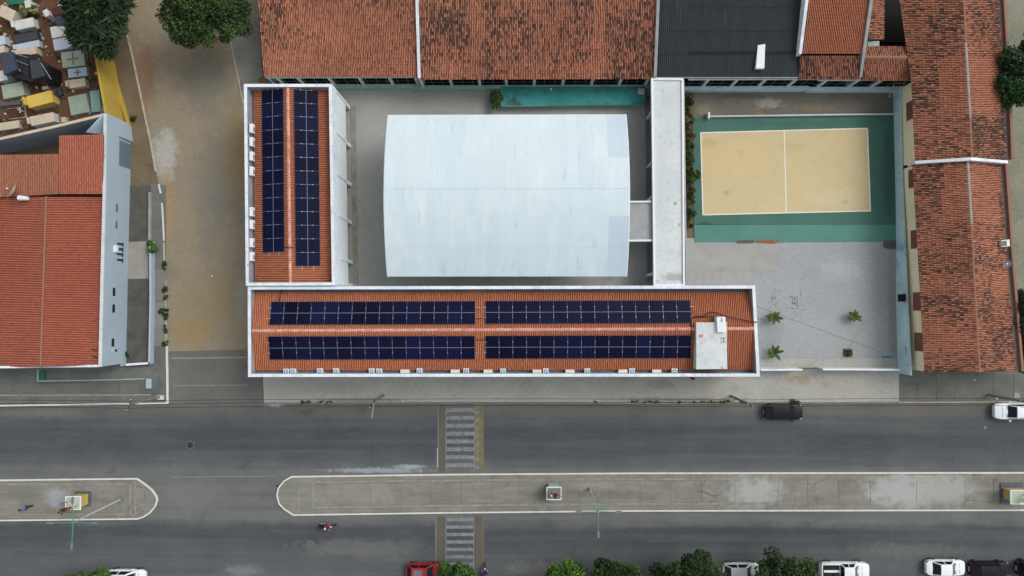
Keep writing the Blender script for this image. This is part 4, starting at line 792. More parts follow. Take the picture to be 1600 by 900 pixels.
# low wall north of the court
lw = thing('low_court_wall', 'low white wall along the north edge of the green court', 'wall', P(1250, 183, 0))
s_, t_ = P(1109, 184.5, 0), P(1396, 180.5, 0); MB().prism([(s_.x, s_.y), (t_.x, t_.y), (t_.x, t_.y+.16), (s_.x, s_.y+.16)], 0, .42).build('wall_panel', 'tomb_blue', lw)
MB().prism([(s_.x, s_.y+.02), (t_.x, t_.y+.02), (t_.x, t_.y+.14), (s_.x, s_.y+.14)], .42, .46).build('coping', 'tomb_white', lw)
c = P(1107, 181, .5); MB().box(c.x-.08, c.x+.1, c.y-.3, c.y+.35, 0, .75).build('end_post', 'white_paint', lw)
# front wall of the plaza with gate gap
fw = thing('front_wall', 'white front wall with a gate gap closing the plaza off the pavement', 'wall', P(1300, 580, 0))
for i, (xa, xb, ya, yb) in enumerate(((1189, 1226, 578, 578), (1226, 1254, 577.6, 577.6), (1286, 1320, 577.2, 577.4), (1320, 1358, 577.3, 577.5), (1358, 1406, 577.6, 578))):
    s_, t_ = P(xa, ya, 2.0), P(xb, yb, 2.0); MB().prism([(s_.x, s_.y-.09), (t_.x, t_.y-.09), (t_.x, t_.y+.09), (s_.x, s_.y+.09)], 0, 2.0).build('wall_panel', 'coping', fw)
s_, t_ = P(1254, 577.4, 2.0), P(1286, 577.4, 2.0); gt = MB()
for k in range(12): x = lerp(s_.x, t_.x, (k+.5)/12); gt.box(x-.02, x+.02, s_.y-.02, s_.y+.02, .05, 1.5)
gt.box(s_.x, t_.x, s_.y-.03, s_.y+.03, 1.5, 1.56); gt.box(s_.x, t_.x, s_.y-.03, s_.y+.03, .1, .16); gt.build('gate', 'steel', fw)
# teal stage
tp = thing('teal_stage', 'teal painted platform with dark stains against the tiled hall', 'platform', P(897, 150, 0))
q = PP([(783, 136), (1009, 136), (1008, 163), (783, 165)], 1.0); MB().prism(q, 0, 1.0, 0, 0).build('platform', 'teal_wall', tp)
MB().prism(inset(q, -.03), 1.0, 1.03).build('deck', 'teal_paint', tp); MB().path([P(783, 165.5, 1.08), P(856, 165, 1.08)], .03).build('edge_pipe', 'teal_wall', tp)
c = P(1001.5, 143.5, 1.1); o = MB().prism([(c.x+.5*math.cos(a+.6), c.y+.45*math.sin(a+.6)) for a in [k*math.pi/2 for k in range(4)]], 1.03, 1.3).build('white_box', 'tomb_blue'); props(o, 'small white square box on the right end of the teal platform', 'box')
o = MB().path([P(861, 138, 2.8), P(861, 143, 1.1)], .04).build('drain_pipe', 'white_paint'); props(o, 'thin white pipe standing on the teal platform', 'pipe')
# east house roof objects
c = P(1567, 380.5, 4.95); t = thing('roof_unit', 'white box with dark face on the east slope of the long tiled house', 'box', c)
MB().prism([(c.x-.35, c.y-.38), (c.x+.45, c.y-.3), (c.x+.4, c.y+.38), (c.x-.4, c.y+.3)], 4.7, 5.35).build('casing', 'white_paint', t); MB().prism([(c.x-.33, c.y-.3), (c.x+.1, c.y-.25), (c.x+.08, c.y+.25), (c.x-.34, c.y+.2)], 5.35, 5.38).build('face', 'granite_dark', t)
def dish(label, c, r, tilt, az, m='alu'):
    t = thing('satellite_dish', label, 'satellite dish', (c.x, c.y, c.z))
    R = Matrix.Rotation(az, 4, 'Z') @ Matrix.Rotation(tilt, 4, 'Y'); mb = MB(); vs = [R @ Vector((0, 0, 0))]; K = 20; rings = 4
    for j in range(1, rings+1):
        for k in range(K): rr = r*j/rings; vs.append(R @ Vector((rr*math.cos(2*math.pi*k/K), rr*math.sin(2*math.pi*k/K), .35*r*(j/rings)**2)))
    fs = [(0, 1+k, 1+(k+1) % K) for k in range(K)]+[(1+(j-1)*K+k, 1+j*K+k, 1+j*K+(k+1) % K, 1+(j-1)*K+(k+1) % K) for j in range(1, rings) for k in range(K)]
    base = Vector((c.x, c.y, c.z+.5)); mb.quadm([base+v for v in vs], fs); mb.build('reflector', m, t, smooth=True)
    MB().tube((c.x, c.y, c.z-.1), base, .04).build('mast', 'steel', t); f = base+(R @ Vector((0, 0, r*.8)))
    MB().tube(base+(R @ Vector((r*.9, 0, .3*r))), f, .02).build('feed_arm', 'steel', t); MB().box(f.x-.07, f.x+.07, f.y-.07, f.y+.07, f.z-.07, f.z+.07).build('receiver', 'ac_white', t)
dish('small tilted satellite dish near the east eave of the long tiled house', P(1569, 412, 4.9), .38, .8, 3.4)
# ================================================================== WEST HOUSE
wh = thing('grey_blue_house', 'house with orange tiled gable roof and tall grey-blue side wall, left edge', 'building', P(90, 440, 0))
ZW_ = 4.7
q = lambda x, y, z=4.2: P(x, y, z)
ridz = 5.0; ez = 4.2
tiles(wh, q(-90, 575, 3.0), q(-90, 312, 3.0), q(63, 573, ridz), q(72, 308, ridz), (176, 102, 80), DK, .0, seed=51, vary=.11)
tiles(wh, q(161, 308, ez), q(156, 571, ez), q(72, 308, ridz), q(63, 573, ridz), (176, 100, 78), DK, .0, seed=52, vary=.11)
mb = MB(); mb.tube(q(72, 307, ridz+.06), q(63, 574, ridz+.06), .09); mb.build('ridge_cap', 'ridge_old', wh); MB().tube(q(73.6, 307, ridz), q(64.6, 574, ridz), .06).build('ridge_gap_shade', 'shade_dark', wh)  # solid dark tube stands in for the shaded gap beside the ridge cap
tiles(wh, P(-90, 313, 4.6), P(92, 303, 4.6), P(-90, 243, 5.2), P(92, 241, 5.2), (164, 108, 84), DK, .0, seed=53, vary=.13)
tiles(wh, P(92.4, 303, 4.61), P(160, 303, 4.61), P(92.5, 212, 5.3), P(161.5, 210, 5.3), (176, 104, 82), DK, .0, seed=54, vary=.12)
# side wall: parapet top and tall face
tp_ = [P(162, 178, ZW_), P(160.5, 303, ZW_), P(157, 440, ZW_), P(154, 573, ZW_)]
for s_, t_ in zip(tp_[:-1], tp_[1:]):
    MB().prism([(s_.x, s_.y), (t_.x, t_.y), (t_.x+.28, t_.y), (s_.x+.28, s_.y)], 0, ZW_-.1).build('wall', 'house_blue', wh)
    MB().prism([(s_.x-.02, s_.y), (t_.x-.02, t_.y), (t_.x+.3, t_.y), (s_.x+.3, s_.y)], ZW_-.1, ZW_).build('coping', 'slab_pale' if s_.y < 0 or True else 'coping', wh)
def facex(yw): return np.interp(yw, [p.y for p in tp_][::-1], [p.x for p in tp_][::-1])+.28
def facebox(name, px, py, w_, z0, z1, m, th=.05, off=0):
    y = P(px, py, (z0+z1)/2).y; x = facex(y); return MB().box(x+off, x+off+th, y-w_/2, y+w_/2, z0, z1).build(name, m, wh)
facebox('door', 190, 242, 2.7, 0.0, 2.3, 'grey_door')
for y in (325, 351): facebox('vent_slot', 178, y, .8, 2.45, 2.75, 'steel')
for y in (456, 482, 535): facebox('vent_slot', 174, y, .85, 2.55, 2.95, 'black_opening')
for k, y in enumerate((381, 389, 397, 406)):
    yy = P(184, y, 2).y; x = facex(yy); MB().box(x, x+.05, yy-.1, yy+.1, 1.35, 2.3).build('wall_letter', 'black_opening', wh); MB().box(x, x+.05, yy-.26, yy+.16, 1.2, 1.36).build('wall_letter', 'black_opening', wh)
o = facebox('lamp_box', 176, 389, .72, 2.6, 3.0, 'white_paint', .3)
yy = P(173, 548, 2.6).y; x = facex(yy)
for a_, r_ in ((0, .26),): MB().tube((x, yy, 2.65), (x+.03, yy, 2.65), .27, n=20).build('round_sign', 'tomb_blue', wh); MB().tube((x+.03, yy, 2.65), (x+.04, yy, 2.65), .2, n=20).build('sign_disc', 'house_blue', wh); MB().tube((x, yy, 2.2), (x+.12, yy, 2.2), .12, n=12).build('vent_hole', 'black_opening', wh)
# base ledge + front wall and yard
bl0, bl1 = P(200, 300, 0), P(196.5, 571, 0); 
MB().prism([(bl0.x-.1, bl0.y), (bl0.x+.12, bl0.y), (bl1.x+.12, bl1.y), (bl1.x-.1, bl1.y)], 0, .9).build('ledge', 'house_blue', wh)
MB().prism(PP([(-400, 577.5), (0, 575.5), (155, 573.5), (155, 570), (0, 572), (-400, 573)], 4.5), 0, 4.5).build('front_wall', 'coping', wh)
MB().prism([(tp_[0].x-.1, tp_[0].y+.1), (tp_[0].x+.28, tp_[0].y+.1), (P(208, 222, 0).x, P(208, 222, 0).y), (P(200, 222, 0).x-2.0, P(200, 222, 0).y)], 0, [4.6, 4.6, 2.4, 4.4]).build('side_wing', 'house_blue', wh)
yd = sheet('house_yard', [(196, 290), (234, 290), (233, 572), (194, 572)], .13, 'yard_concrete', th=.12); sheet('yard_slab', [(200, 378), (232, 377), (232, 435), (200, 436)], .17, 'yard_pale', th=.05)
yw = thing('yard_wall', 'low grey wall around the narrow yard beside the grey-blue house', 'wall', P(233, 440, 0))
for pts, zz in (([(233.5, 300), (233, 377)], .45), ([(234.5, 377), (235, 470), (233, 569)], .9)):
    MB().strip(PP(pts, zz), .22, 0, zz).build('wall_panel', 'house_blue' if zz > .5 else 'mortar', yw)
MB().strip(PP([(196, 570), (234, 567.5)], .9), .22, 0, .9).build('wall_panel', 'coping', yw)
# boundary wall of the house towards the cemetery
cwx = thing('back_wall', 'pale blue back wall between the cemetery and the house', 'wall', P(80, 220, 0))
for s_, t_ in (((-200, 256), (0, 219)), ((0, 219), (85, 200)), ((85, 200), (163, 181))):
    s_, t_ = P(*s_, 4.4), P(*t_, 4.4); MB().prism([(s_.x, s_.y), (t_.x, t_.y), (t_.x, t_.y+.25), (s_.x, s_.y+.25)], 0, 4.4).build('wall_panel', 'house_blue', cwx); MB().prism([(s_.x, s_.y-.02), (t_.x, t_.y-.02), (t_.x, t_.y+.27), (s_.x, s_.y+.27)], 4.4, 4.46).build('coping', 'tomb_cream', cwx)
ywl = thing('yellow_wall', 'tall mustard yellow cemetery wall running up beside the dark tree', 'wall', P(190, 130, 0))
for s_, t_ in (((114, -80), (131, 20)), ((131, 20), (147, 86)), ((147, 86), (163.5, 179))):
    s_, t_ = P(*s_, 3.6), P(*t_, 3.6); MB().prism([(s_.x, s_.y), (t_.x, t_.y), (t_.x+.25, t_.y), (s_.x+.25, s_.y)], 0, 3.6).build('wall_panel', 'yellow_wall', ywl)
s_, t_ = P(172, 85, 0), P(206, 196, 0); MB().prism([(s_.x-.3, s_.y), (s_.x, s_.y), (t_.x, t_.y), (t_.x-.3, t_.y)], 0, .5).build('plinth', 'yellow_wall', ywl)
dish('large beige satellite dish at the edge of the upper tile roof', P(28, 301, 4.9), .85, -.95, -.55, 'tomb_cream')
c = P(35, 309, 5.3); o = MB().tube((c.x-.45, c.y, 5.2), (c.x+.5, c.y-.05, 5.2), .26, .2, 12).build('water_drum', 'white_paint'); props(o, 'small white drum lying on the roof below the beige dish', 'tank')
for k in range(13):     # loose tiles
    c = P(random.uniform(128, 150), random.uniform(543, 562), 4.35); t_ = random.uniform(0, 3.14)
    o = MB().box(-.22, .22, -.07, .07, 0, .05).build('loose_tile', 'tile_bed' if k % 3 else 'wood', local=True); place(o, c, t_); props(o, 'loose broken roof tile lying on the lower right corner of the house roof', 'roof tile', 'loose tiles on the grey-blue house roof')
rl = thing('ramp_railing', 'low pale railing around the ramp on the left pavement', 'railing', P(150, 593, 0))
MB().path([P(59, 578, .9), P(59, 595.5, .9), P(150, 594, .9), P(224, 592, .9)], .06).build('rail', 'teal_wall', rl)
for x, y in ((59, 579), (59, 595.5), (100, 594.8), (150, 594), (190, 593), (224, 592)): b_ = P(x, y, .9); MB().tube((b_.x, b_.y, .1), b_, .035).build('post', 'teal_wall', rl)
o = MB().prism(PP([(61, 580), (69, 580), (69, 594), (61, 594.5)], .5), .11, .5).build('green_tank', 'teal_tank'); props(o, 'dark green box at the left end of the ramp railing', 'box')
o = MB().prism(PP([(228, 592), (236, 592), (236, 607), (228, 607)], .3), .11, .3).build('step_block', 'house_blue'); props(o, 'pale blue block at the right end of the ramp railing', 'step')
# ================================================================== PLANTS
def leaves(center, radii, lumps, per, size, col=(58, 88, 40), col2=(92, 122, 52), seed=1, lump_r=.34, flat=.0, aspect=1.6, hemi=True, jitter=.35):
    r = np.random.default_rng(seed); c = np.array(center); R = np.array(radii, float)
    V = []; COLS = []; A, B_ = np.array(srgb(*col)[:3]), np.array(srgb(*col2)[:3])
    for k in range(lumps):
        d = r.normal(size=3); d /= np.linalg.norm(d)
        if hemi and d[2] < -.25: d[2] = abs(d[2])
        rad = r.uniform(.35, .86)**.6; lc = c+d*R*rad; lr = lump_r*R.mean()*r.uniform(.6, 1.3); tone = r.uniform(0, 1)**1.3
        n = int(per*r.uniform(.7, 1.3)); dd = r.normal(size=(n, 3)); dd /= np.linalg.norm(dd, axis=1)[:, None]
        pos = lc+dd*lr*(r.random(n)[:, None]**.35)*np.array([1, 1, .75])
        nr = dd+r.normal(size=(n, 3))*.7; nr[:, 2] = np.abs(nr[:, 2])+flat; nr /= np.linalg.norm(nr, axis=1)[:, None]
        t = np.cross(nr, r.normal(size=(n, 3))); t /= np.linalg.norm(t, axis=1)[:, None]; b = np.cross(nr, t)
        s = size*r.uniform(.6, 1.3, n)[:, None]
        q = np.stack([pos-t*s*aspect/2, pos+b*s*.5-t*s*.1, pos+t*s*aspect/2, pos-b*s*.5-t*s*.1], 1); V.append(q)
        f = np.clip(tone*.75+r.normal(0, .16, n)+jitter*.3, 0, 1.3)[:, None]; cc = (A*(1-f)+B_*f)*r.uniform(.75, 1.2, n)[:, None]
        COLS.append(np.concatenate([np.clip(cc, 0.004, 1), np.ones((n, 1))], 1))
    V = np.concatenate(V).reshape(-1, 3); n = len(V)//4; mb = MB(); mb.v = [tuple(v) for v in V]; mb.f = [(4*i, 4*i+1, 4*i+2, 4*i+3) for i in range(n)]; mb.m = [0]*n; mb.cols = np.concatenate(COLS); return mb
def tree(name, label, px, py, z, rad, rz, lumps, per, size, col, col2, seed, group=None, trunk_px=None, **kw):
    c = P(px, py, z); g = Vector((c.x, c.y, 0)); t = thing(name, label, 'tree', g, group)
    leaves(c, (rad, rad*kw.pop('ry', 1), rz), lumps, per, size, col, col2, seed, **kw).build('crown', 'leaf', t)
    mb = MB(); mb.tube(g, (c.x, c.y, z-rz*.3), .2, .12, 8); r = random.Random(seed)
    for k in range(7):
        a = k*2*math.pi/7+r.uniform(-.3, .3); s_ = Vector((c.x, c.y, z-rz*r.uniform(.5, 1))); e_ = Vector((c.x+math.cos(a)*rad*.65, c.y+math.sin(a)*rad*.65, z+rz*r.uniform(-.1, .4))); mb.tube(s_, e_, .09, .03, 5)
    mb.build('trunk', 'bark', t); return t
DG, MG, BG = (30, 46, 24), (58, 82, 38), (92, 128, 44)
tree('round_tree', 'large round dark green tree over the top of the dirt street', 320, 24, 5.6, 4.6, 2.6, 120, 300, .19, (30, 46, 24), (70, 94, 46), 3, ry=.86, lump_r=.25)
tree('dark_tree', 'dark feathery tree leaning over the yellow cemetery wall', 153, 14, 5.5, 2.9, 2.6, 60, 210, .42, (26, 42, 28), (52, 78, 44), 4, ry=1.8, lump_r=.24, aspect=5)
tree('side_tree', 'dark green tree beyond the east eave at the right edge', 1596, 112, 5.0, 2.6, 2.2, 50, 300, .2, (28, 52, 30), (56, 90, 48), 5, ry=1.85, lump_r=.28)
tree('side_tree', 'dark narrow tree at the right edge beside the lower tiled roof', 1603, 492, 4.0, 1.5, 1.8, 26, 260, .2, (28, 44, 26), (50, 74, 38), 6, ry=1.7, lump_r=.36)
tree('side_tree', 'dark low tree at the right edge just above the pavement', 1604, 553, 3.6, 1.4, 1.5, 22, 260, .2, (24, 38, 24), (44, 66, 34), 7, ry=1.4, lump_r=.36)
tree('street_tree', 'bright green tree leftmost of the four along the bottom edge', 893, 921, 4.0, 3.0, 1.8, 70, 280, .19, (38, 66, 26), (86, 124, 42), 8, lump_r=.3)
tree('street_tree', 'dark green tree touching the bright one on the bottom edge', 962, 925, 4.0, 3.5, 1.8, 80, 280, .19, (24, 38, 19), (60, 88, 38), 9, lump_r=.3)
tree('street_tree', 'wide dark tree left of the partly hidden white car', 1076, 921, 4.6, 4.0, 2.1, 95, 280, .19, (22, 36, 19), (62, 92, 44), 10, lump_r=.26)
tree('street_tree', 'wide dark tree between the hidden white car and the white pickup', 1226, 921, 4.6, 3.8, 2.1, 95, 280, .19, (22, 36, 19), (62, 90, 40), 12, ry=1.0, lump_r=.26)
tree('street_tree', 'low dark side branch tree covering the bed of the white pickup', 1282, 926, 3.9, 2.6, 1.5, 26, 280, .2, (22, 36, 20), (48, 72, 34), 14, lump_r=.34)
tree('small_tree', 'small bright feathery tree beside the red car', 716, 912, 3.4, 2.3, 1.2, 30, 240, .26, (38, 64, 26), (74, 108, 44), 15, aspect=3.4, lump_r=.32)
tree('small_tree', 'flat dark green tree beside the white car at bottom left', 140, 930, 3.4, 3.0, 1.2, 34, 260, .24, (36, 56, 26), (70, 100, 40), 16, lump_r=.3, aspect=2.4)
def shrub(name, label, px, py, z, rx, ry, rz, lumps, per, size, seed, col=(44, 66, 34), col2=(84, 112, 52), cat='shrub', group=None, **kw):
    c = P(px, py, z); o = leaves(c, (rx, ry, rz), lumps, per, size, col, col2, seed, lump_r=kw.pop('lump_r', .45), **kw).build(name, 'leaf'); return props(o, label, cat, group)
shrub('vine', 'tangled green vine at the left end of the teal platform', 776, 155, .9, .55, 1.05, .7, 14, 130, .16, 21, cat='plant')
shrub('shrub', 'dark green bush beside the low grey yard wall', 237.5, 386, .6, .45, .95, .5, 10, 140, .14, 22)
for i, (x, y, a, b, l) in enumerate(((257.5, 415, .2, .5, 'small green weed on the street kerb below the bush'), (258, 458, .2, 1.1, 'long line of weeds along the kerb of the dirt street'), (252.5, 486, .35, .4, 'weed tuft spilling onto the pavement slab beside the kerb'), (258.5, 490, .3, .8, 'dark weed tuft across the street kerb'), (259, 512, .15, .7, 'thin weed line on the kerb'), (259, 537, .4, .35, 'weed tuft at the corner where the dirt street ends'), (209, 186, .4, .4, 'dusty plants at the foot of the yellow wall'), (198, 568-13, .3, .35, 'dark weed at the foot of the grey-blue wall in the yard'))):
    shrub('weed', l, x, y, .2, a, b, .2, 8, 60, .1, 30+i, (34, 52, 28), (66, 88, 42), 'weed')
o = None; mb = MB(); cols = []
rr = random.Random(5)
for k in range(60):
    x = rr.choice((rr.uniform(893, 1165), rr.uniform(985, 1030), rr.uniform(1100, 1165), rr.uniform(470, 520))); c = P(x, 628.4+rr.uniform(-1.6, 1.2), .14)
    l = leaves(c, (rr.uniform(.1, .3), .09, .07), 2, 16, .08, (60, 62, 40), (96, 98, 62), 100+k, lump_r=.8); b = len(mb.v); mb.v += l.v; mb.f += [tuple(i+b for i in f) for f in l.f]; mb.m += l.m; cols.append(l.cols)
mb.cols = np.concatenate(cols); o = mb.build('kerb_weeds', 'leaf'); props(o, 'straggling dry weeds along the main road kerb', 'weeds', kind='stuff')
shrub('shrub', 'low dry plant on the kerb behind the black car', 1243, 628, .3, .55, .3, .25, 8, 70, .14, 51, (74, 80, 46), (110, 112, 66))
mb = MB(); cols = []
for k in range(46):
    x, y = rr.uniform(1070, 1081), 150+k*4.5
    big = 1.0 if rr.random() < .6 else .6
    l = leaves(P(x, y, .5*big), (.38*big, .38*big, .4*big), 4, 60, .17, *(((38, 50, 26), (78, 92, 42)) if rr.random() < .7 else ((88, 78, 48), (120, 106, 70))), 200+k, lump_r=.6); b = len(mb.v); mb.v += l.v; mb.f += [tuple(i+b for i in f) for f in l.f]; mb.m += l.m; cols.append(l.cols)
mb.cols = np.concatenate(cols); o = mb.build('hedge', 'leaf'); props(o, 'long ragged hedge in the strip between the walkway and the green court', 'hedge')
shrub('shrub', 'rounder brighter bush standing out of the hedge toward the court', 1084, 275, .8, .6, .7, .6, 10, 120, .18, 61, (40, 60, 28), (80, 108, 46))
shrub('shrub', 'pale flowering bush among the tombs in the top left corner', 45, 15, .8, 1.3, .6, .5, 12, 90, .16, 62, (72, 84, 48), (150, 152, 104), ry=None) if False else shrub('shrub', 'pale flowering bush among the tombs in the top left corner', 45, 15, .8, 1.3, .6, .5, 12, 90, .16, 62, (72, 84, 48), (150, 152, 104))
def palm(label, px, py, R, seed, box=False, nf=8, cat='palm', fr=None):
    rnd = random.Random(seed); c = P(px, py, .6); t = thing('plaza_palm', label, cat, (c.x, c.y, .02), 'young palms planted in the plaza paving')
    q = PP([(px-7, py-6), (px+6, py-6), (px+6, py+6), (px-7, py+6)], .05) if box else [(c.x+.45*math.cos(a), c.y+.45*math.sin(a)) for a in [k*math.pi/6 for k in range(12)]]
    MB().prism(q, .0, .06).build('soil_bed', 'earth', t); MB().tube((c.x, c.y, .02), (c.x, c.y, .62), .09, .05, 8).build('trunk', 'bark', t)
    for k in range(nf):
        a = k*2*math.pi/nf+rnd.uniform(-.25, .25); L_ = R*rnd.uniform(.7, 1.1); w = rnd.uniform(.24, .32)*R; mb = MB(); vs = []; n = 6; cols = []
        d = Vector((math.cos(a), math.sin(a), 0)); s_ = Vector((-d.y, d.x, 0))
        for j in range(n+1):
            f = j/n; z = .6+.5*L_*math.sin(f*2.4)*.8; ww = w*math.sin(math.pi*min(1, .12+f*.88))*.6+.01; p = Vector((c.x, c.y, z))+d*L_*f*.95
            vs += [p-s_*ww+Vector((0, 0, -.06*ww/w)), p+Vector((0, 0, .03)), p+s_*ww+Vector((0, 0, -.06*ww/w))]
        mb.quadm(vs, [(3*j+i, 3*j+i+1, 3*j+i+4, 3*j+i+3) for j in range(n) for i in (0, 1)])
        g = rnd.uniform(.7, 1.25); mb.cols = [tuple(x*g for x in srgb(66, 88, 40)[:3])+(1,)]*len(mb.f); mb.build('frond', 'leaf', t, smooth=False)
palm('young palm nearest the thin overhead wire, upper left of the plaza', 1209, 495.5, 1.0, 1); palm('young palm with a gap in its fronds, lower left of the plaza', 1209, 551, 1.05, 2, nf=7); palm('young palm leaning out of a square soil bed, right of the plaza', 1334, 494, .95, 3, True)
c = P(1324.5, 551, .1); t = thing('planter_bed', 'square soil bed with only low plants, lower right of the plaza', 'planter', c)
MB().prism(PP([(1318, 545), (1332, 545), (1332, 558), (1318, 558)], .1), .0, .1).build('soil_bed', 'earth', t); leaves(P(1325, 551.5, .2), (.4, .38, .12), 10, 50, .12, (54, 66, 34), (96, 106, 56), 77, lump_r=.5).build('foliage', 'leaf', t)
# moss grown in cracks of the plaza
mb = MB()
for (cx_, cy_, n_) in ((1209, 465, 22), (1244, 472, 34)):
    for k in range(n_):
        x, y = cx_+rr.gauss(0, 6), cy_+rr.gauss(0, 7); q = P(x, y, .02); a_, b_ = (rr.uniform(.1, .4), .04) if rr.random() < .5 else (.04, rr.uniform(.1, .35)); mb.box(q.x-a_/2, q.x+a_/2, q.y-b_/2, q.y+b_/2, .02, .03+k*.0002)
o = mb.build('moss', 'yard_concrete'); props(o, 'dark moss marks in the joints of the plaza paving', 'moss', kind='stuff')
o = MB().prism(PP([(1381, 376), (1403, 376), (1404, 388), (1390, 389), (1381, 386)], .1), .02, .12).build('rubble_heap', 'rubble'); props(o, 'dark rubble heap at the lower right corner of the green court', 'rubble')
# ================================================================== CEMETERY
def tomb(name, label, px, py, w, d, z, rot, m, head=None, cross=None, hm=None, plinth='tomb_grey', hside=-1):
    c = P(px, py, z); k = (H-z)/F; w *= k; d *= k; t = thing(name, label, 'tomb', (c.x, c.y, 0), rz=rot); M = chain(t)
    def B(mb, nm, mm): o = mb.build(nm, mm, t, local=True); return o
    B(MB().box(-w/2-.08, w/2+.08, -d/2-.08, d/2+.08, 0, .14), 'plinth', plinth); B(MB().box(-w/2+.03, w/2-.03, -d/2+.03, d/2-.03, .14, z-.1), 'body', m); B(MB().box(-w/2, w/2, -d/2, d/2, z-.1, z), 'lid', hm or m)
    if head: B(MB().box(hside*w/2-.12, hside*w/2+.12, -d*.33, d*.33, z, z+head), 'headstone', hm or m)
    if cross:
        if cross == 'flat': L_ = min(w, d)*.36; o = B(MB().box(-L_, L_, -.06, .06, z, z+.05).box(-.06+L_*.0, .06, -L_, L_, z+.001, z+.051), 'cross', 'mud_brick')
        else: x_ = hside*w/2; B(MB().box(x_-.05, x_+.05, -.05, .05, z, z+1.0).box(x_-.048, x_+.048, -.3, .3, z+.6, z+.7), 'cross', cross)
    return t
r12 = .20
tomb('tomb', 'white slab tomb with block headstone near the top left', 38, 37, 30, 15, .9, r12, 'tomb_white', .5)
tomb('tomb', 'cream gabled tomb at the very left of the top row', 10, 20, 26, 18, 1.4, -.45, 'tomb_cream', .3)
tomb('tomb', 'green basin tomb cut by the top edge', 24, 2, 26, 9, .7, .1, 'teal_tank')
tomb('tomb', 'small white upright block tomb near the flowering bush', 43, 6, 9, 12, 1.2, .2, 'tomb_white')
tomb('tomb', 'glossy dark granite tomb with small plaques', 41, 58, 36, 13, .8, r12, 'granite_dark', None, None)
tomb('tomb', 'pale blue-white slab tomb below the dark granite one', 43, 71, 38, 11, .7, r12, 'tomb_blue', .3)
tomb('tomb', 'beige gabled tomb just above the black mausoleum', 40, 81, 34, 12, 1.0, r12, 'tomb_cream', .4)
tomb('tomb', 'dark red tomb under the dark tree in the top row', 94, 18, 28, 12, .7, .04, 'tomb_red')
tomb('tomb', 'white marble plaque tomb at the top edge by the red earth path', 96, 6, 12, 6, .8, .04, 'tomb_white')
tomb('tomb', 'small white urn-shaped tomb at the edge of the red path', 72, 20, 8, 11, 1.3, .5, 'tomb_white')
tomb('tomb', 'dark green-grey tomb half hidden by the tree', 97, 32, 20, 16, .9, .1, 'slate_blue')
tomb('tomb', 'wide white tomb along the right side of the red path', 96, 48, 34, 18, .8, r12, 'tomb_white')
tomb('tomb', 'bluish white tomb with a small plaque below the wide white one', 102, 67, 38, 18, .8, r12, 'tomb_blue', .3, None, None, 'tomb_grey', 1)
tomb('tomb', 'pale green tomb with a brown cross lying on its lid', 114, 92, 36, 25, .7, .12, 'tomb_green', None, 'flat')
tomb('tomb', 'grey-blue tomb with a tan cross beside the yellow wall', 121, 113, 30, 14, .6, .12, 'house_blue', None, 'flat')
tomb('tomb', 'cream ribbed tomb right of the small dark figure', 120, 130, 27, 13, .7, .15, 'tomb_cream', .35)
tomb('tomb', 'weathered pale square tomb beside the turquoise slab', 123, 163, 30, 30, .4, .2, 'tomb_grey', None, None, 'tomb_green')
tomb('tomb', 'turquoise tiled slab at the foot of the yellow wall', 149, 158, 15, 34, .5, .12, 'tomb_turquoise')
tomb('tomb', 'small concrete tomb on end at the corner of the blue wall', 160, 172, 8, 12, 1.2, .2, 'tomb_grey')
tomb('tomb', 'bright yellow box tomb with a small yellow cross block', 62, 155, 40, 19, 1.2, r12+.05, 'tomb_yellow', .6, 'tomb_yellow')
tomb('tomb', 'long cream-white tomb nearest the pale blue back wall', 66, 186, 38, 15, 1.0, r12, 'tomb_white', .4, None, 'tomb_cream')
tomb('tomb', 'grey gabled tomb left of the yellow one', 20, 141, 34, 22, 1.0, .2, 'tomb_green')
tomb('tomb', 'rubble-topped grey tomb under the grey gabled one', 16, 160, 32, 9, .5, .1, 'rubble')
tomb('tomb', 'sunken brown tomb with a white cross at its corner', 25, 176, 26, 15, .25, .12, 'tomb_red', None, 'tomb_white', None, 'tomb_cream', 1)
tomb('tomb', 'small pink-beige tomb with star ornament at the left edge', 14, 196, 32, 12, .5, .15, 'tomb_cream', None, 'tomb_white')
tomb('tomb', 'pale blue tomb cut by the left edge above the black mausoleum', 2, 63, 12, 14, .9, .2, 'tomb_blue')
tomb('tomb', 'peach coloured tomb cut by the left edge', 1, 77, 12, 11, .9, .2, 'tomb_cream')
tomb('tomb', 'bright white tomb cut by the left edge below the mausoleum', 3, 118, 16, 16, 1.3, .2, 'tomb_white')
tomb('tomb', 'tiny white pedestal tomb by the path near the yellow one', 70, 137, 9, 5, .5, .2, 'tomb_cream')
tomb('tomb', 'small dark rounded tomb in the red earth', 92, 143, 9, 12, .6, .3, 'granite_dark', .3, None, None, 'rubble')
tomb('tomb', 'small pale stub tomb near the pale blue back wall', 99, 187, 7, 8, .6, .1, 'tomb_cream')
mb = MB(); rr = random.Random(9)
for k in range(420):
    x = rr.uniform(0, 160); y = rr.uniform(0, 215)
    if y > 216-x*.22: continue
    p = P(x, y, 0); a_ = rr.uniform(.06, .22); mb.prism([(p.x+a_*rr.uniform(.6, 1)*math.cos(t_), p.y+a_*rr.uniform(.6, 1)*math.sin(t_)) for t_ in (0, 1.3, 2.5, 3.9, 5.1)], 0, rr.uniform(.04, .2), rr.choice((0, 0, 1, 2)))
o = mb.build('debris', ['rubble', 'tomb_cream', 'mud_brick']); props(o, 'loose stones and broken masonry between the tombs', 'rubble', kind='stuff')
mb = MB(); cols = []
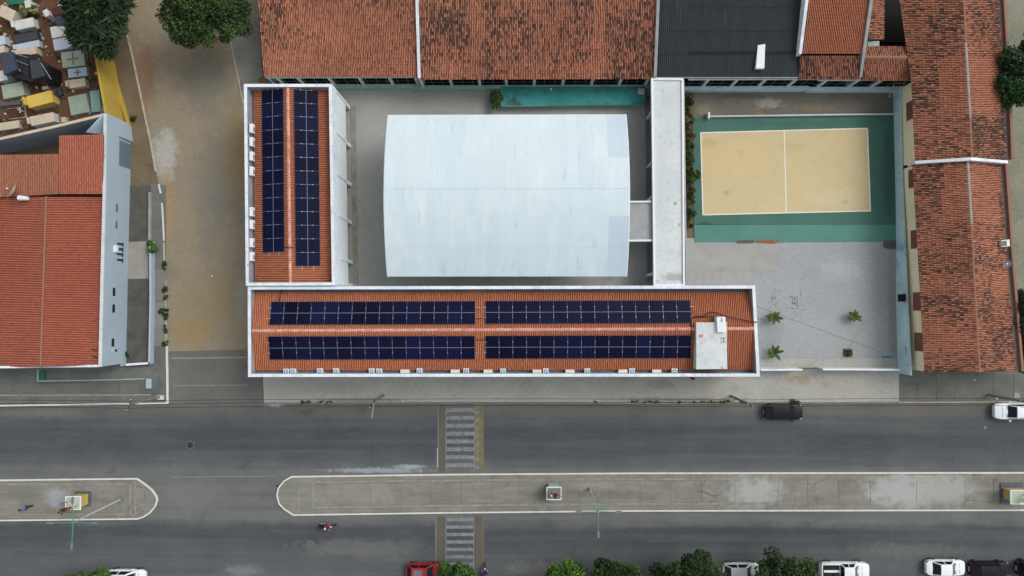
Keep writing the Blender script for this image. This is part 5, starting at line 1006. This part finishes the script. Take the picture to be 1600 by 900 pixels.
for k in range(90):
    x = rr.uniform(0, 150); y = rr.uniform(0, 210)
    if y > 206-x*.22: continue
    l = leaves(P(x, y, .1), (rr.uniform(.2, .6), rr.uniform(.15, .4), .1), 3, 26, .09, (58, 58, 34), (104, 100, 62), 400+k, lump_r=.8); b = len(mb.v); mb.v += l.v; mb.f += [tuple(i+b for i in f) for f in l.f]; mb.m += l.m; cols.append(l.cols)
mb.cols = np.concatenate(cols); o = mb.build('dry_grass', 'leaf'); props(o, 'dry grass growing between the tombs', 'grass', kind='stuff')
t = thing('mausoleum', 'large black mausoleum with two gabled roofs and glass sides', 'mausoleum', P(38, 110, 0))
bq = PP([(8, 84), (44, 84), (74, 100), (74, 122), (46, 126), (12, 116)], 2.4)
MB().prism(bq, 0, 2.3).build('wall', 'granite_black', t)
MB().prism(PP([(0, 84), (18, 80), (27, 108), (6, 117)], 2.9), 2.3, 2.9).build('roof', 'slate_blue', t)
MB().prism(PP([(46, 95), (62, 93), (70, 118), (50, 123)], 2.75), 2.3, 2.75).build('roof', 'granite_dark', t)
MB().prism(PP([(26, 86), (44, 90), (46, 122), (30, 112)], 2.45), 2.3, 2.5).build('roof', 'granite_black', t)
for a_, b_ in (((22, 84), (44, 90)), ((24, 94), (45, 102)), ((60, 92), (80, 124)), ((30, 108), (32, 112))): MB().tube(P(*a_, 2.7), P(*b_, 2.7), .035).build('railing', 'chrome', t)
# ================================================================== CARS
def car(name, label, px, py, L_, Wd, Ht, ang, paint, kind='hatch', roofglass=False):
    t = thing(name, label, 'car' if kind != 'pickup' else 'pickup truck', P(px, py, 0), None, ang)
    def B(mb, nm, mm, par=t, smooth=False): return mb.build(nm, mm, par, smooth=smooth, local=True)
    hb = .95 if Ht > 1.6 else .86; hz = hb*.92
    prm = dict(hatch=(-.47, -.33, .10, .25), sedan=(-.36, -.21, .08, .23), suv=(-.475, -.40, .10, .23), pickup=(-.10, -.07, .14, .25))[kind]
    xr0, xr1, xf1, xf0 = [p*L_ for p in prm]; w = Wd/2
    st = []; N_ = 16
    for i in range(N_+1):
        f = i/N_; x = -L_/2+L_*f; e = abs(2*f-1); wf = w*(1-max(0, (e-.62)/.38)**2.6*.30)
        if f > .74: zt = hb*(1-.16*((f-.74)/.26)**1.7)
        elif f < .06: zt = hb*(.90+.1*f/.06)
        else: zt = hb
        zl = .24+max(0, (e-.9)/.1)*.12
        st.append([(x, -wf*.90, zl), (x, -wf, .42), (x, -wf*.995, .66), (x, -wf*.90, zt-.03), (x, -wf*.72, zt), (x, 0, zt+.035), (x, wf*.72, zt), (x, wf*.90, zt-.03), (x, wf*.995, .66), (x, wf, .42), (x, wf*.90, zl)])
    K = 11; vs = [p for s_ in st for p in s_]; fs = [(i*K+j, (i+1)*K+j, (i+1)*K+(j+1) % K, i*K+(j+1) % K) for i in range(N_) for j in range(K)]
    fs += [tuple(range(K)), tuple(range(N_*K, (N_+1)*K))[::-1]]
    body = B(MB().quadm(vs, [f[::-1] for f in fs]), 'body', paint, smooth=True)
    m_ = body.modifiers.new('e', 'EDGE_SPLIT'); m_.split_angle = math.radians(42)
    # cabin: painted frame with glass plates standing 1 cm proud
    wb, wt = w*.86, w*.70; z0, z1 = hb-.02, Ht
    lo = [(xr0, -wb*.93, z0), (xf0, -wb*.93, z0), (xf0+.10*w, 0, z0), (xf0, wb*.93, z0), (xr0, wb*.93, z0)]
    cab = [(xr0, -wb, z0), (xf0-.12, -wb, z0), (xf0, -wb*.6, z0), (xf0, wb*.6, z0), (xf0-.12, wb, z0), (xr0, wb, z0)]
    top = [(xr1, -wt, z1-.04), (xf1-.08, -wt, z1-.04), (xf1, -wt*.7, z1-.02), (xf1, wt*.7, z1-.02), (xf1-.08, wt, z1-.04), (xr1, wt, z1-.04)]
    mb = MB().quadm(cab+top, [(i, (i+1) % 6, 6+(i+1) % 6, 6+i) for i in range(6)]); B(mb, 'cabin', paint)
    rp = MB(); xm = (xr1+xf1)/2; g_ = []
    for fx in (0, .12, .5, .88, 1):
        for fy in (-1, -.8, 0, .8, 1): g_.append((lerp(xr1, xf1, fx), wt*fy, z1-.04+.05*(1-fy*fy)*1.0+.012*(1-(2*fx-1)**2)))
    rp.quadm(g_, [(5*i+j, 5*(i+1)+j, 5*(i+1)+j+1, 5*i+j+1) for i in range(4) for j in range(4)]); B(rp, 'roof', paint, smooth=True)
    if roofglass: B(MB().box(lerp(xr1, xf1, .15), lerp(xr1, xf1, .72), -wt*.62, wt*.62, z1+.0, z1+.03), 'sunroof', 'gutter_grey')
    def plate(a, b, c_, d, out, ins=.07):
        a, b, c_, d = map(Vector, (a, b, c_, d)); ce = (a+b+c_+d)/4; n = (b-a).cross(d-a).normalized()
        if n.dot(Vector(out)) < 0: n = -n
        q = [p.lerp(ce, ins)+n*.014 for p in (a, b, c_, d)]; q2 = [p-n*.03 for p in q]
        return MB().quadm(q+q2, [(0, 1, 2, 3), (0, 4, 5, 1), (1, 5, 6, 2), (2, 6, 7, 3), (3, 7, 4, 0)])
    B(plate((xf0, -wb*.86, z0), (xf0, wb*.86, z0), (xf1, wt*.92, z1-.03), (xf1, -wt*.92, z1-.03), (1, 0, .5)), 'windscreen', 'glass_dark')
    B(plate((xr0, -wb*.9, z0), (xr0, wb*.9, z0), (xr1, wt*.92, z1-.03), (xr1, -wt*.92, z1-.03), (-1, 0, .5)), 'rear_window', 'glass_dark')
    mid = lerp(xr0, xf0, .48); mt = lerp(xr1, xf1, .46)
    for s_ in (-1, 1):
        B(plate((xr0+.12, s_*wb, z0+.03), (mid-.03, s_*wb, z0+.03), (mt-.03, s_*wt, z1-.06), (xr1+.08, s_*wt, z1-.06), (0, s_, .3)), 'side_window', 'glass_dark')
        B(plate((mid+.03, s_*wb, z0+.03), (xf0-.2, s_*wb, z0+.03), (xf1-.12, s_*wt, z1-.06), (mt+.03, s_*wt, z1-.06), (0, s_, .3)), 'side_window', 'glass_dark')
        B(MB().box(xf0-.28, xf0-.12, s_*(w+.10)-.09, s_*(w+.10)+.07, hb+.0, hb+.14), 'mirror', paint)
        B(MB().box(L_*.43, L_*.47, s_*w*.70-.16, s_*w*.70+.12, hb*.66, hb*.80), 'headlight', 'lens_white'); B(MB().box(-L_*.488, -L_*.462, s_*w*.70-.14, s_*w*.70+.12, hb*.66, hb*.9), 'tail_light', 'lens_red')
        for x in (-.30*L_, .31*L_):
            wh_ = B(MB().tube((x, s_*(w-.22), .32), (x, s_*(w+.012), .32), .32, n=18), 'wheel', 'rubber'); B(MB().tube((x, s_*(w-.02), .32), (x, s_*(w+.022), .32), .19, n=12), 'rim', 'chrome', wh_)
    B(MB().box(L_*.476, L_*.496, -w*.5, w*.5, .42, .56), 'grille', 'trim_black'); B(MB().box(-L_*.503, -L_*.494, -.26, .26, .5, .62), 'number_plate', 'lens_white')
    B(MB().box(lerp(xf0, L_/2, .03), lerp(xf0, L_/2, .07), -w*.7, w*.7, hb+.005, hb+.022), 'wiper_panel', 'trim_black')
    B(MB().box(L_*.34, L_*.345, -w*.6, w*.6, hb-.04, hb+.0), 'bonnet_seam', 'trim_black')
    if kind == 'pickup':
        B(MB().box(-L_*.47, -L_*.12, -w*.74, w*.74, hb-.2, hb+.028), 'bed_liner', 'trim_black'); B(MB().box(-L_*.485, -L_*.465, -w*.8, w*.8, hb-.1, hb+.10), 'tailgate', paint)
        for s_ in (-1, 1): B(MB().box(-L_*.48, -L_*.11, s_*w*.80-.05, s_*w*.80+.07, hb-.1, hb+.08), 'bed_side', paint)
    if kind == 'suv':
        for s_ in (-1, 1): B(MB().tube((xr1+.1, s_*wt*.86, z1+.03), (xf1-.2, s_*wt*.86, z1+.03), .025, n=6), 'roof_rail', 'alu')
    return t
car('parked_car', 'black hatchback parked alone against the upper kerb', 1220, 642, 4.1, 1.72, 1.48, 0, 'car_black', 'hatch')
car('parked_car', 'white SUV facing left at the right edge of the upper road', 1580, 641, 4.6, 1.8, 1.65, math.pi, 'car_white', 'suv')
car('parked_car', 'white car with dark grille under a tree at bottom left', 202, 899, 4.3, 1.75, 1.55, 0, 'car_white', 'hatch')
car('parked_car', 'red car with grey sunroof at the bottom edge', 664, 888.5, 3.85, 1.66, 1.5, 0, 'car_red', 'hatch', True)
car('parked_car', 'white car mostly hidden between two dark trees', 1155, 888, 3.9, 1.66, 1.5, 0, 'car_pearl', 'hatch')
car('pickup_truck', 'white pickup with dark bed, left part under a tree', 1314.5, 887.5, 5.2, 1.8, 1.62, 0, 'car_white', 'pickup')
car('parked_car', 'white sedan in the open at the bottom right', 1471, 883.5, 4.1, 1.7, 1.45, 0, 'car_white', 'sedan')
car('parked_car', 'black hatchback parked right of the white sedan', 1539.5, 886, 4.2, 1.68, 1.5, 0, 'car_char', 'hatch')
car('parked_car', 'dark blue SUV cut by the bottom right corner', 1614, 884.5, 4.4, 1.75, 1.6, 0, 'car_navy', 'suv')
# ================================================================== PEOPLE
def skin(name, chains, mat_, parent, levels=1):
    "chains: list of lists of ((x,y,z), radius); the first vertex of the first chain is the root; a chain may start with an index into earlier vertices"
    vs, es, rs = [], [], []
    for ch in chains:
        prev = None
        for it in ch:
            if isinstance(it, int): prev = it; continue
            vs.append(it[0]); rs.append(it[1]); i = len(vs)-1
            if prev is not None: es.append((prev, i))
            prev = i
    me = bpy.data.meshes.new(name); me.from_pydata(vs, es, []); me.materials.append(MATS[mat_]); o = bpy.data.objects.new(name, me); COL.objects.link(o); o.parent = parent
    m = o.modifiers.new('skin', 'SKIN'); m.use_smooth_shade = True
    sv = me.skin_vertices[0].data
    for i, r in enumerate(rs): sv[i].radius = (r, r) if not isinstance(r, tuple) else r; sv[i].use_root = (i == 0)
    sb = o.modifiers.new('sub', 'SUBSURF'); sb.levels = levels; sb.render_levels = levels
    return o
def person(name, label, cat, loc, rz, shirt, trousers, hat=None, pose='stand', s=1.0):
    t = thing(name, label, cat, loc, None, rz)
    def v(x, y, z): return (x*s, y*s, z*s)
    sit = pose == 'ride'; hip = .92 if not sit else .80; lean = .0 if not sit else .16
    sh = hip+.50
    # body: head, neck, torso, arms with hands, legs with feet, one surface.  x forward, y left
    legs = []
    for sd_ in (-1, 1):
        if sit: legs.append([0, (v(.04, sd_*.11, hip), .095*s), (v(.36, sd_*.22, hip-.06), .075*s), (v(.26, sd_*.2, hip-.46), .05*s), (v(.38, sd_*.2, hip-.52), .04*s)])
        else: k_ = .10*sd_ if pose == 'walk' else .02; legs.append([0, (v(0, sd_*.10, hip-.05), .09*s), (v(k_, sd_*.11, .50), .065*s), (v(k_*1.5-.02, sd_*.11, .09), .045*s), (v(k_*1.5+.14, sd_*.12, .05), .038*s)])
    torso = [(v(0, 0, hip), .13*s), (v(.02+lean*.4, 0, hip+.25), .125*s), (v(.01+lean, 0, sh), .13*s), (v(.02+lean*1.1, 0, sh+.10), .055*s), (v(.04+lean*1.2, 0, sh+.20), .088*s), (v(.045+lean*1.2, 0, sh+.30), .082*s)]
    arms = []; hands = []
    for sd_ in (-1, 1):
        if sit: el, wr = (lean+.22, sd_*.30, sh-.22), (lean+.46, sd_*.30, sh-.28)
        elif pose == 'raise' and sd_ == 1: el, wr = (.22, .34, sh+.02), (.42, .40, sh+.20)
        else: el, wr = (.02, sd_*.26, sh-.27), (.12, sd_*.25, sh-.52)
        arms.append([2, (v(lean, sd_*.17, sh-.02), .062*s), (v(*el), .043*s), (v(*wr), .03*s)])
        W_ = Vector(wr); D_ = (W_-Vector(el)).normalized(); sidev = Vector((0, 1, 0)).cross(D_).normalized()
        pal = W_+D_*.08; arms[-1].append((v(*pal), .034*s))
        for fi in range(4):
            b0 = pal+sidev*(fi-1.5)*.018; l_ = (.06, .075, .07, .055)[fi]; hands.append([(v(*b0), .009*s), (v(*(b0+D_*l_*.6)), .0085*s), (v(*(b0+D_*l_+Vector((0, -sd_*.015, 0)))), .007*s)])
        th = W_+D_*.03+sidev*.03; hands.append([(v(*th), .011*s), (v(*(th+D_*.04+sidev*.02)), .009*s)])
    skin('body', [torso]+legs+arms, 'skin', t)
    hd = MB()
    for h in hands:
        for a_, b_ in zip(h[:-1], h[1:]): hd.tube(a_[0], b_[0], a_[1], b_[1], 5)
    hd.build('fingers', 'skin', t, local=True)
    sk = [[(tuple(p[0]), p[1]+.02*s) for p in torso[:3]]]+[[2]+[(p[0], p[1]+.016*s) for p in a[1:3]] for a in arms]
    skin('shirt', sk, shirt, t)
    skin('trousers', [[(v(0, 0, hip+.04), .14*s)]]+[[0]+[(p[0], p[1]+.014*s) for p in l_[1:4]] for l_ in legs], trousers, t)
    hx, hz_ = .04+lean*1.2, sh+.24
    mb = MB(); vs = []; K = 10
    for j in range(5):
        ph = j/4*math.pi*.5
        for k in range(K): a = 2*math.pi*k/K; rr_ = math.cos(ph)*.112; vs.append(v(hx-.01+rr_*math.cos(a), rr_*.92*math.sin(a), hz_+.03+math.sin(ph)*.13))
    fs = [(j*K+k, j*K+(k+1) % K, (j+1)*K+(k+1) % K, (j+1)*K+k) for j in range(4) for k in range(K)]
    mb.quadm(vs, fs); mb.build('hat' if hat else 'hair', hat or 'hair', t, smooth=True, local=True)
    f = MB()
    for sd_ in (-1, 1): f.box((hx+.085)*s, (hx+.098)*s, (sd_*.032-.012)*s, (sd_*.032+.012)*s, (hz_-.005)*s, (hz_+.01)*s)
    f.build('eyes', 'hair', t, local=True); MB().box((hx+.08)*s, (hx+.108)*s, -.012*s, .012*s, (hz_-.045)*s, (hz_-.01)*s).build('nose', 'skin', t, local=True)
    return t
person('person', 'person in a blue shirt and dark trousers standing on the left traffic island', 'person', P(50, 789.5, .14), 2.6, 'cloth_blue', 'cloth_dark', None, 'walk', 1.12)
person('person', 'person in dark red clothes by the front wall of the long building', 'person', P(1078, 589, .12), .5, 'cloth_red', 'cloth_dark', None, 'stand')
def motorbike(label, loc, rz, tank):
    t = thing('motorcycle', label, 'motorcycle', loc, None, rz)
    def B(mb, nm, mm, par=t): return mb.build(nm, mm, par, local=True)
    for x in (-.62, .64):
        mb = MB(); K = 20; R_ = .30
        for k in range(K):
            a, b = 2*math.pi*k/K, 2*math.pi*(k+1)/K; mb.tube((x+R_*math.cos(a), 0, .30+R_*math.sin(a)), (x+R_*math.cos(b), 0, .30+R_*math.sin(b)), .055, n=6, cap=False)
        w_ = B(mb, 'wheel', 'rubber'); B(MB().tube((x, -.05, .3), (x, .05, .3), .08, n=10), 'hub', 'chrome', w_)
    B(MB().tube((.64, 0, .3), (.40, 0, .95), .045).tube((-.62, 0, .3), (-.1, 0, .45), .04).tube((-.1, 0, .45), (.36, 0, .80), .05), 'frame', 'trim_black')
    B(MB().prism([(-.15, -.11), (.28, -.14), (.38, 0), (.28, .14), (-.15, .11)], .62, .84), 'fuel_tank', tank); B(MB().prism([(-.78, -.08), (-.7, -.13), (-.12, -.13), (-.12, .13), (-.7, .13), (-.78, .08)], .70, .80), 'seat', 'trim_black')
    B(MB().box(-.2, .22, -.15, .15, .28, .58), 'engine', 'iron'); B(MB().tube((.38, -.36, 1.0), (.38, .36, 1.0), .022), 'handlebar', 'chrome'); B(MB().tube((.48, 0, .86), (.58, 0, .84), .10, n=10), 'headlight', 'lens_white')
    for s_ in (-1, 1): B(MB().box(.32, .36, s_*.34-.05, s_*.34+.05, 1.08, 1.16), 'mirror', 'chrome')
    B(MB().box(.44, .90, -.06, .06, .60, .64), 'front_mudguard', tank); B(MB().tube((-.2, .17, .3), (-.75, .2, .36), .045), 'exhaust', 'chrome')
    return t
motorbike('red motorcycle being ridden along the lower side of the island', P(513, 819.5, 0), .02, 'cloth_magenta')
person('person', 'motorcycle rider in a dark red shirt and white helmet', 'person', P(510.5, 819.5, 0), .02, 'cloth_magenta', 'cloth_jeans', 'helmet_white', 'ride')
motorbike('dark motorcycle pointing up the picture right of the lower crossing', P(758, 892, 0), math.pi/2, 'cloth_navy')
person('person', 'rider in blue on the motorcycle at the bottom edge', 'person', P(758, 894.5, 0), math.pi/2, 'cloth_navy', 'cloth_navy', 'helmet_black', 'ride')
# ================================================================== MONUMENTS on the islands
def monument(label, gx, gy, bw_, figures, with_base=True, h=1.9, ww=1.65, wd=1.45, base_off=(0, 0), block=(1.2, 1.1)):
    c = P(gx, gy, .14); t = thing('monument', label, 'monument', c)
    if with_base: MB().box(c.x-bw_/2, c.x+bw_/2, c.y-bw_*.46, c.y+bw_*.46, .1, .26).build('base', 'slate_tile', t)
    MB().box(c.x-block[0]/2, c.x+block[0]/2, c.y-block[1]/2, c.y+block[1]/2, .14, h-.12).build('pillar', 'ochre' if with_base else 'statue_green', t)
    o = [(c.x-ww/2, c.y-wd/2), (c.x+ww/2, c.y-wd/2), (c.x+ww/2, c.y+wd/2), (c.x-ww/2, c.y+wd/2)]
    MB().prism(inset(o, .05), h-.12, h-.03).build('top_slab', 'statue_green' if with_base else 'concrete', t); MB().ring(o, inset(o, .09), h-.12, h+.02).build('top_rim', 'white_paint', t)
    for (dx, dy, rz, sh_, tr_, hat_, pose_, sc_, lab) in figures: person('statue', lab, 'statue', (c.x+dx, c.y+dy, h-.03), rz, sh_, tr_, hat_, pose_, sc_)
    return t
monument('pillar monument with yellow plinth and painted figures on the left traffic island', 130, 779, 1.75, [(-.38, .34, -1.2, 'cloth_blue', 'cloth_white', 'cloth_blue', 'stand', .95, 'painted statue with a blue hat on the left island monument'), (.32, -.22, -.8, 'cloth_red', 'cloth_white', 'cloth_red', 'raise', .95, 'painted statue in red on the left island monument'), (-.45, -.50, -2.2, 'cloth_dark', 'cloth_dark', None, 'raise', .95, 'dark painted statue at the corner of the left island monument')])
monument('small square monument with a red and white figure near the middle of the long island', 864.5, 765.5, 1.0, [(.12, .0, -.6, 'cloth_red', 'cloth_dark', None, 'raise', .95, 'painted statue in red on the small monument of the long island'), (-.34, .16, 2.6, 'cloth_dark', 'cloth_white', 'helmet_white', 'walk', .95, 'dark statue with a white hat on the small monument')], False, 1.6, 1.6, 1.35, block=(1.1, 1.5))
monument('wide monument with yellow plinth and dark and red figures at the right end', 1580, 770, 2.4, [(.25, .35, -.7, 'cloth_dark', 'cloth_dark', None, 'raise', .95, 'dark statue on the wide right-hand monument'), (.0, -.25, -.4, 'cloth_red', 'cloth_red', None, 'raise', .95, 'red statue on the wide right-hand monument')], True, 1.9, 2.6, 1.5, block=(1.9, 1.1))
# ================================================================== LAMPS AND POLES
def street_lamp(label, bx, by, z, arms, rough=0):
    b = P(bx, by, .14); t = thing('street_lamp', label, 'street lamp', b, 'tall lamps on the traffic islands')
    MB().tube(b, (b.x, b.y, .6), .17, .15).build('foot', 'post_concrete', t)
    MB().tube((b.x, b.y, .55), (b.x, b.y, z), .10, .06).build('pole', 'lamp_pole', t); MB().tube((b.x, b.y, z-.3), (b.x, b.y, z+.15), .13, .13).build('collar', 'lamp_green', t)
    for (dx, dy) in arms:
        p = Vector((b.x, b.y, z)); L_ = math.hypot(dx, dy); e_ = p+Vector((dx, dy, .15)); MB().tube(p, e_, .045, .035).build('arm', 'lamp_green', t)
        d = Vector((dx, dy, 0)).normalized(); s_ = Vector((-d.y, d.x, 0)); q = [e_-d*.1-s_*.05, e_+d*.1-s_*.11, e_+d*.5-s_*.09, e_+d*.62, e_+d*.5+s_*.09, e_+d*.1+s_*.11, e_-d*.1+s_*.05]
        MB().prism([(p_.x, p_.y) for p_ in q], z+.10, z+.22).build('lamp_head', 'lamp_head', t)
street_lamp('tall lamp with green arms at the end of the left traffic island', 191, 779, 8.6, [(0, -2.0), (1.9, 0), (-1.9, 0), (0, 1.9)])
street_lamp('tall lamp with green arms on the long traffic island', 921, 764, 8.5, [(0, -1.9), (1.7, 0), (-1.6, 0), (0, 1.5)])
tops = []
def upole(label, bx, by, z, rot=0.0, arm=1.6):
    b = P(bx, by, .12); t = thing('utility_pole', label, 'utility pole', b, 'concrete utility poles along the upper kerb')
    MB().tube(b, (b.x, b.y, z), .15, .09).build('post', 'post_concrete', t); ca, sa = math.cos(rot), math.sin(rot)
    MB().tube((b.x-ca*.6, b.y-sa*.6, z-.25), (b.x+ca*.6, b.y+sa*.6, z-.25), .05).build('crossarm', 'iron', t)
    for k in (-.55, 0, .55): MB().tube((b.x+ca*k, b.y+sa*k, z-.25), (b.x+ca*k, b.y+sa*k, z-.02), .045).build('insulator', 'tomb_cream', t)
    if arm: MB().tube((b.x, b.y, z-.8), (b.x-.15, b.y-arm, z-.4), .03).build('lamp_arm', 'lamp_pole', t)
    tops.append(Vector((b.x, b.y, z-.1)))
upole('dark utility pole at the left pavement corner', 250, 620, 6.4, 1.2, 0); upole('utility pole on the light pavement above the long building, left of the crossing', 599, 618, 5.9, 1.0); upole('utility pole on the kerb left of the black hatchback', 1142, 619, 5.9, -.6, 0); upole('utility pole on the slab pavement above the white SUV', 1544, 617, 5.9, -.2, 0)
mb_ = 0
for dy in (-.35, 0, .35):
    pts = []
    for a_, b_ in zip([Vector((-70, tops[0].y, 5.5))]+tops, tops+[Vector((70, tops[-1].y, 5.5))]):
        for k in range(8): q = a_.lerp(b_, k/8); q.z -= .5*4*(k/8)*(1-k/8)*min(1, (b_-a_).length/20); q.y += dy; pts.append(q)
    wire('power_line', ('near', 'middle', 'far')[int(dy/.35+1)]+' power line strung between the utility poles along the upper kerb', pts, .022)
# small clutter
for i, (x, y, m, w_, l) in enumerate(((1522, 594, 'tomb_cream', .22, 'small pale litter on the slab pavement under the tiled house'), (1557, 622, 'white_paint', .25, 'small white litter beside the utility pole foot'), (1540, 668, 'worn_line', .3, 'flat pale scrap on the road below the white SUV'), (331, 431, 'white_paint', .18, 'tiny white scrap in the dirt street'), (433, 760, 'rubber', .22, 'small dark lump at the tip of the long island'))):
    c = P(x, y, .1); o = MB().prism([(c.x-w_/2, c.y-w_*.3), (c.x+w_*.3, c.y-w_/2), (c.x+w_/2, c.y+w_*.35), (c.x-w_*.2, c.y+w_/2)], .0 if y > 629 else .12, .03 if y > 629 else .17).build('litter', m); props(o, l, 'litter')
o = MB().prism(PP([(1585, 614), (1594, 614), (1594, 622), (1585, 622)], .2), .11, .17).build('hatch_cover', 'mortar'); props(o, 'pale square hatch in the slab pavement at the right edge', 'hatch')
o = MB().prism(PP([(244.5, 618), (255.5, 618), (255.5, 624.5), (244.5, 624.5)], .3), .1, .35).build('pole_block', 'tomb_white'); props(o, 'pale concrete block at the foot of the left utility pole', 'block')
for k in range(8):
    x = [428, 436, 459, 474, 562, 690, 820, 1068][k]; o = None
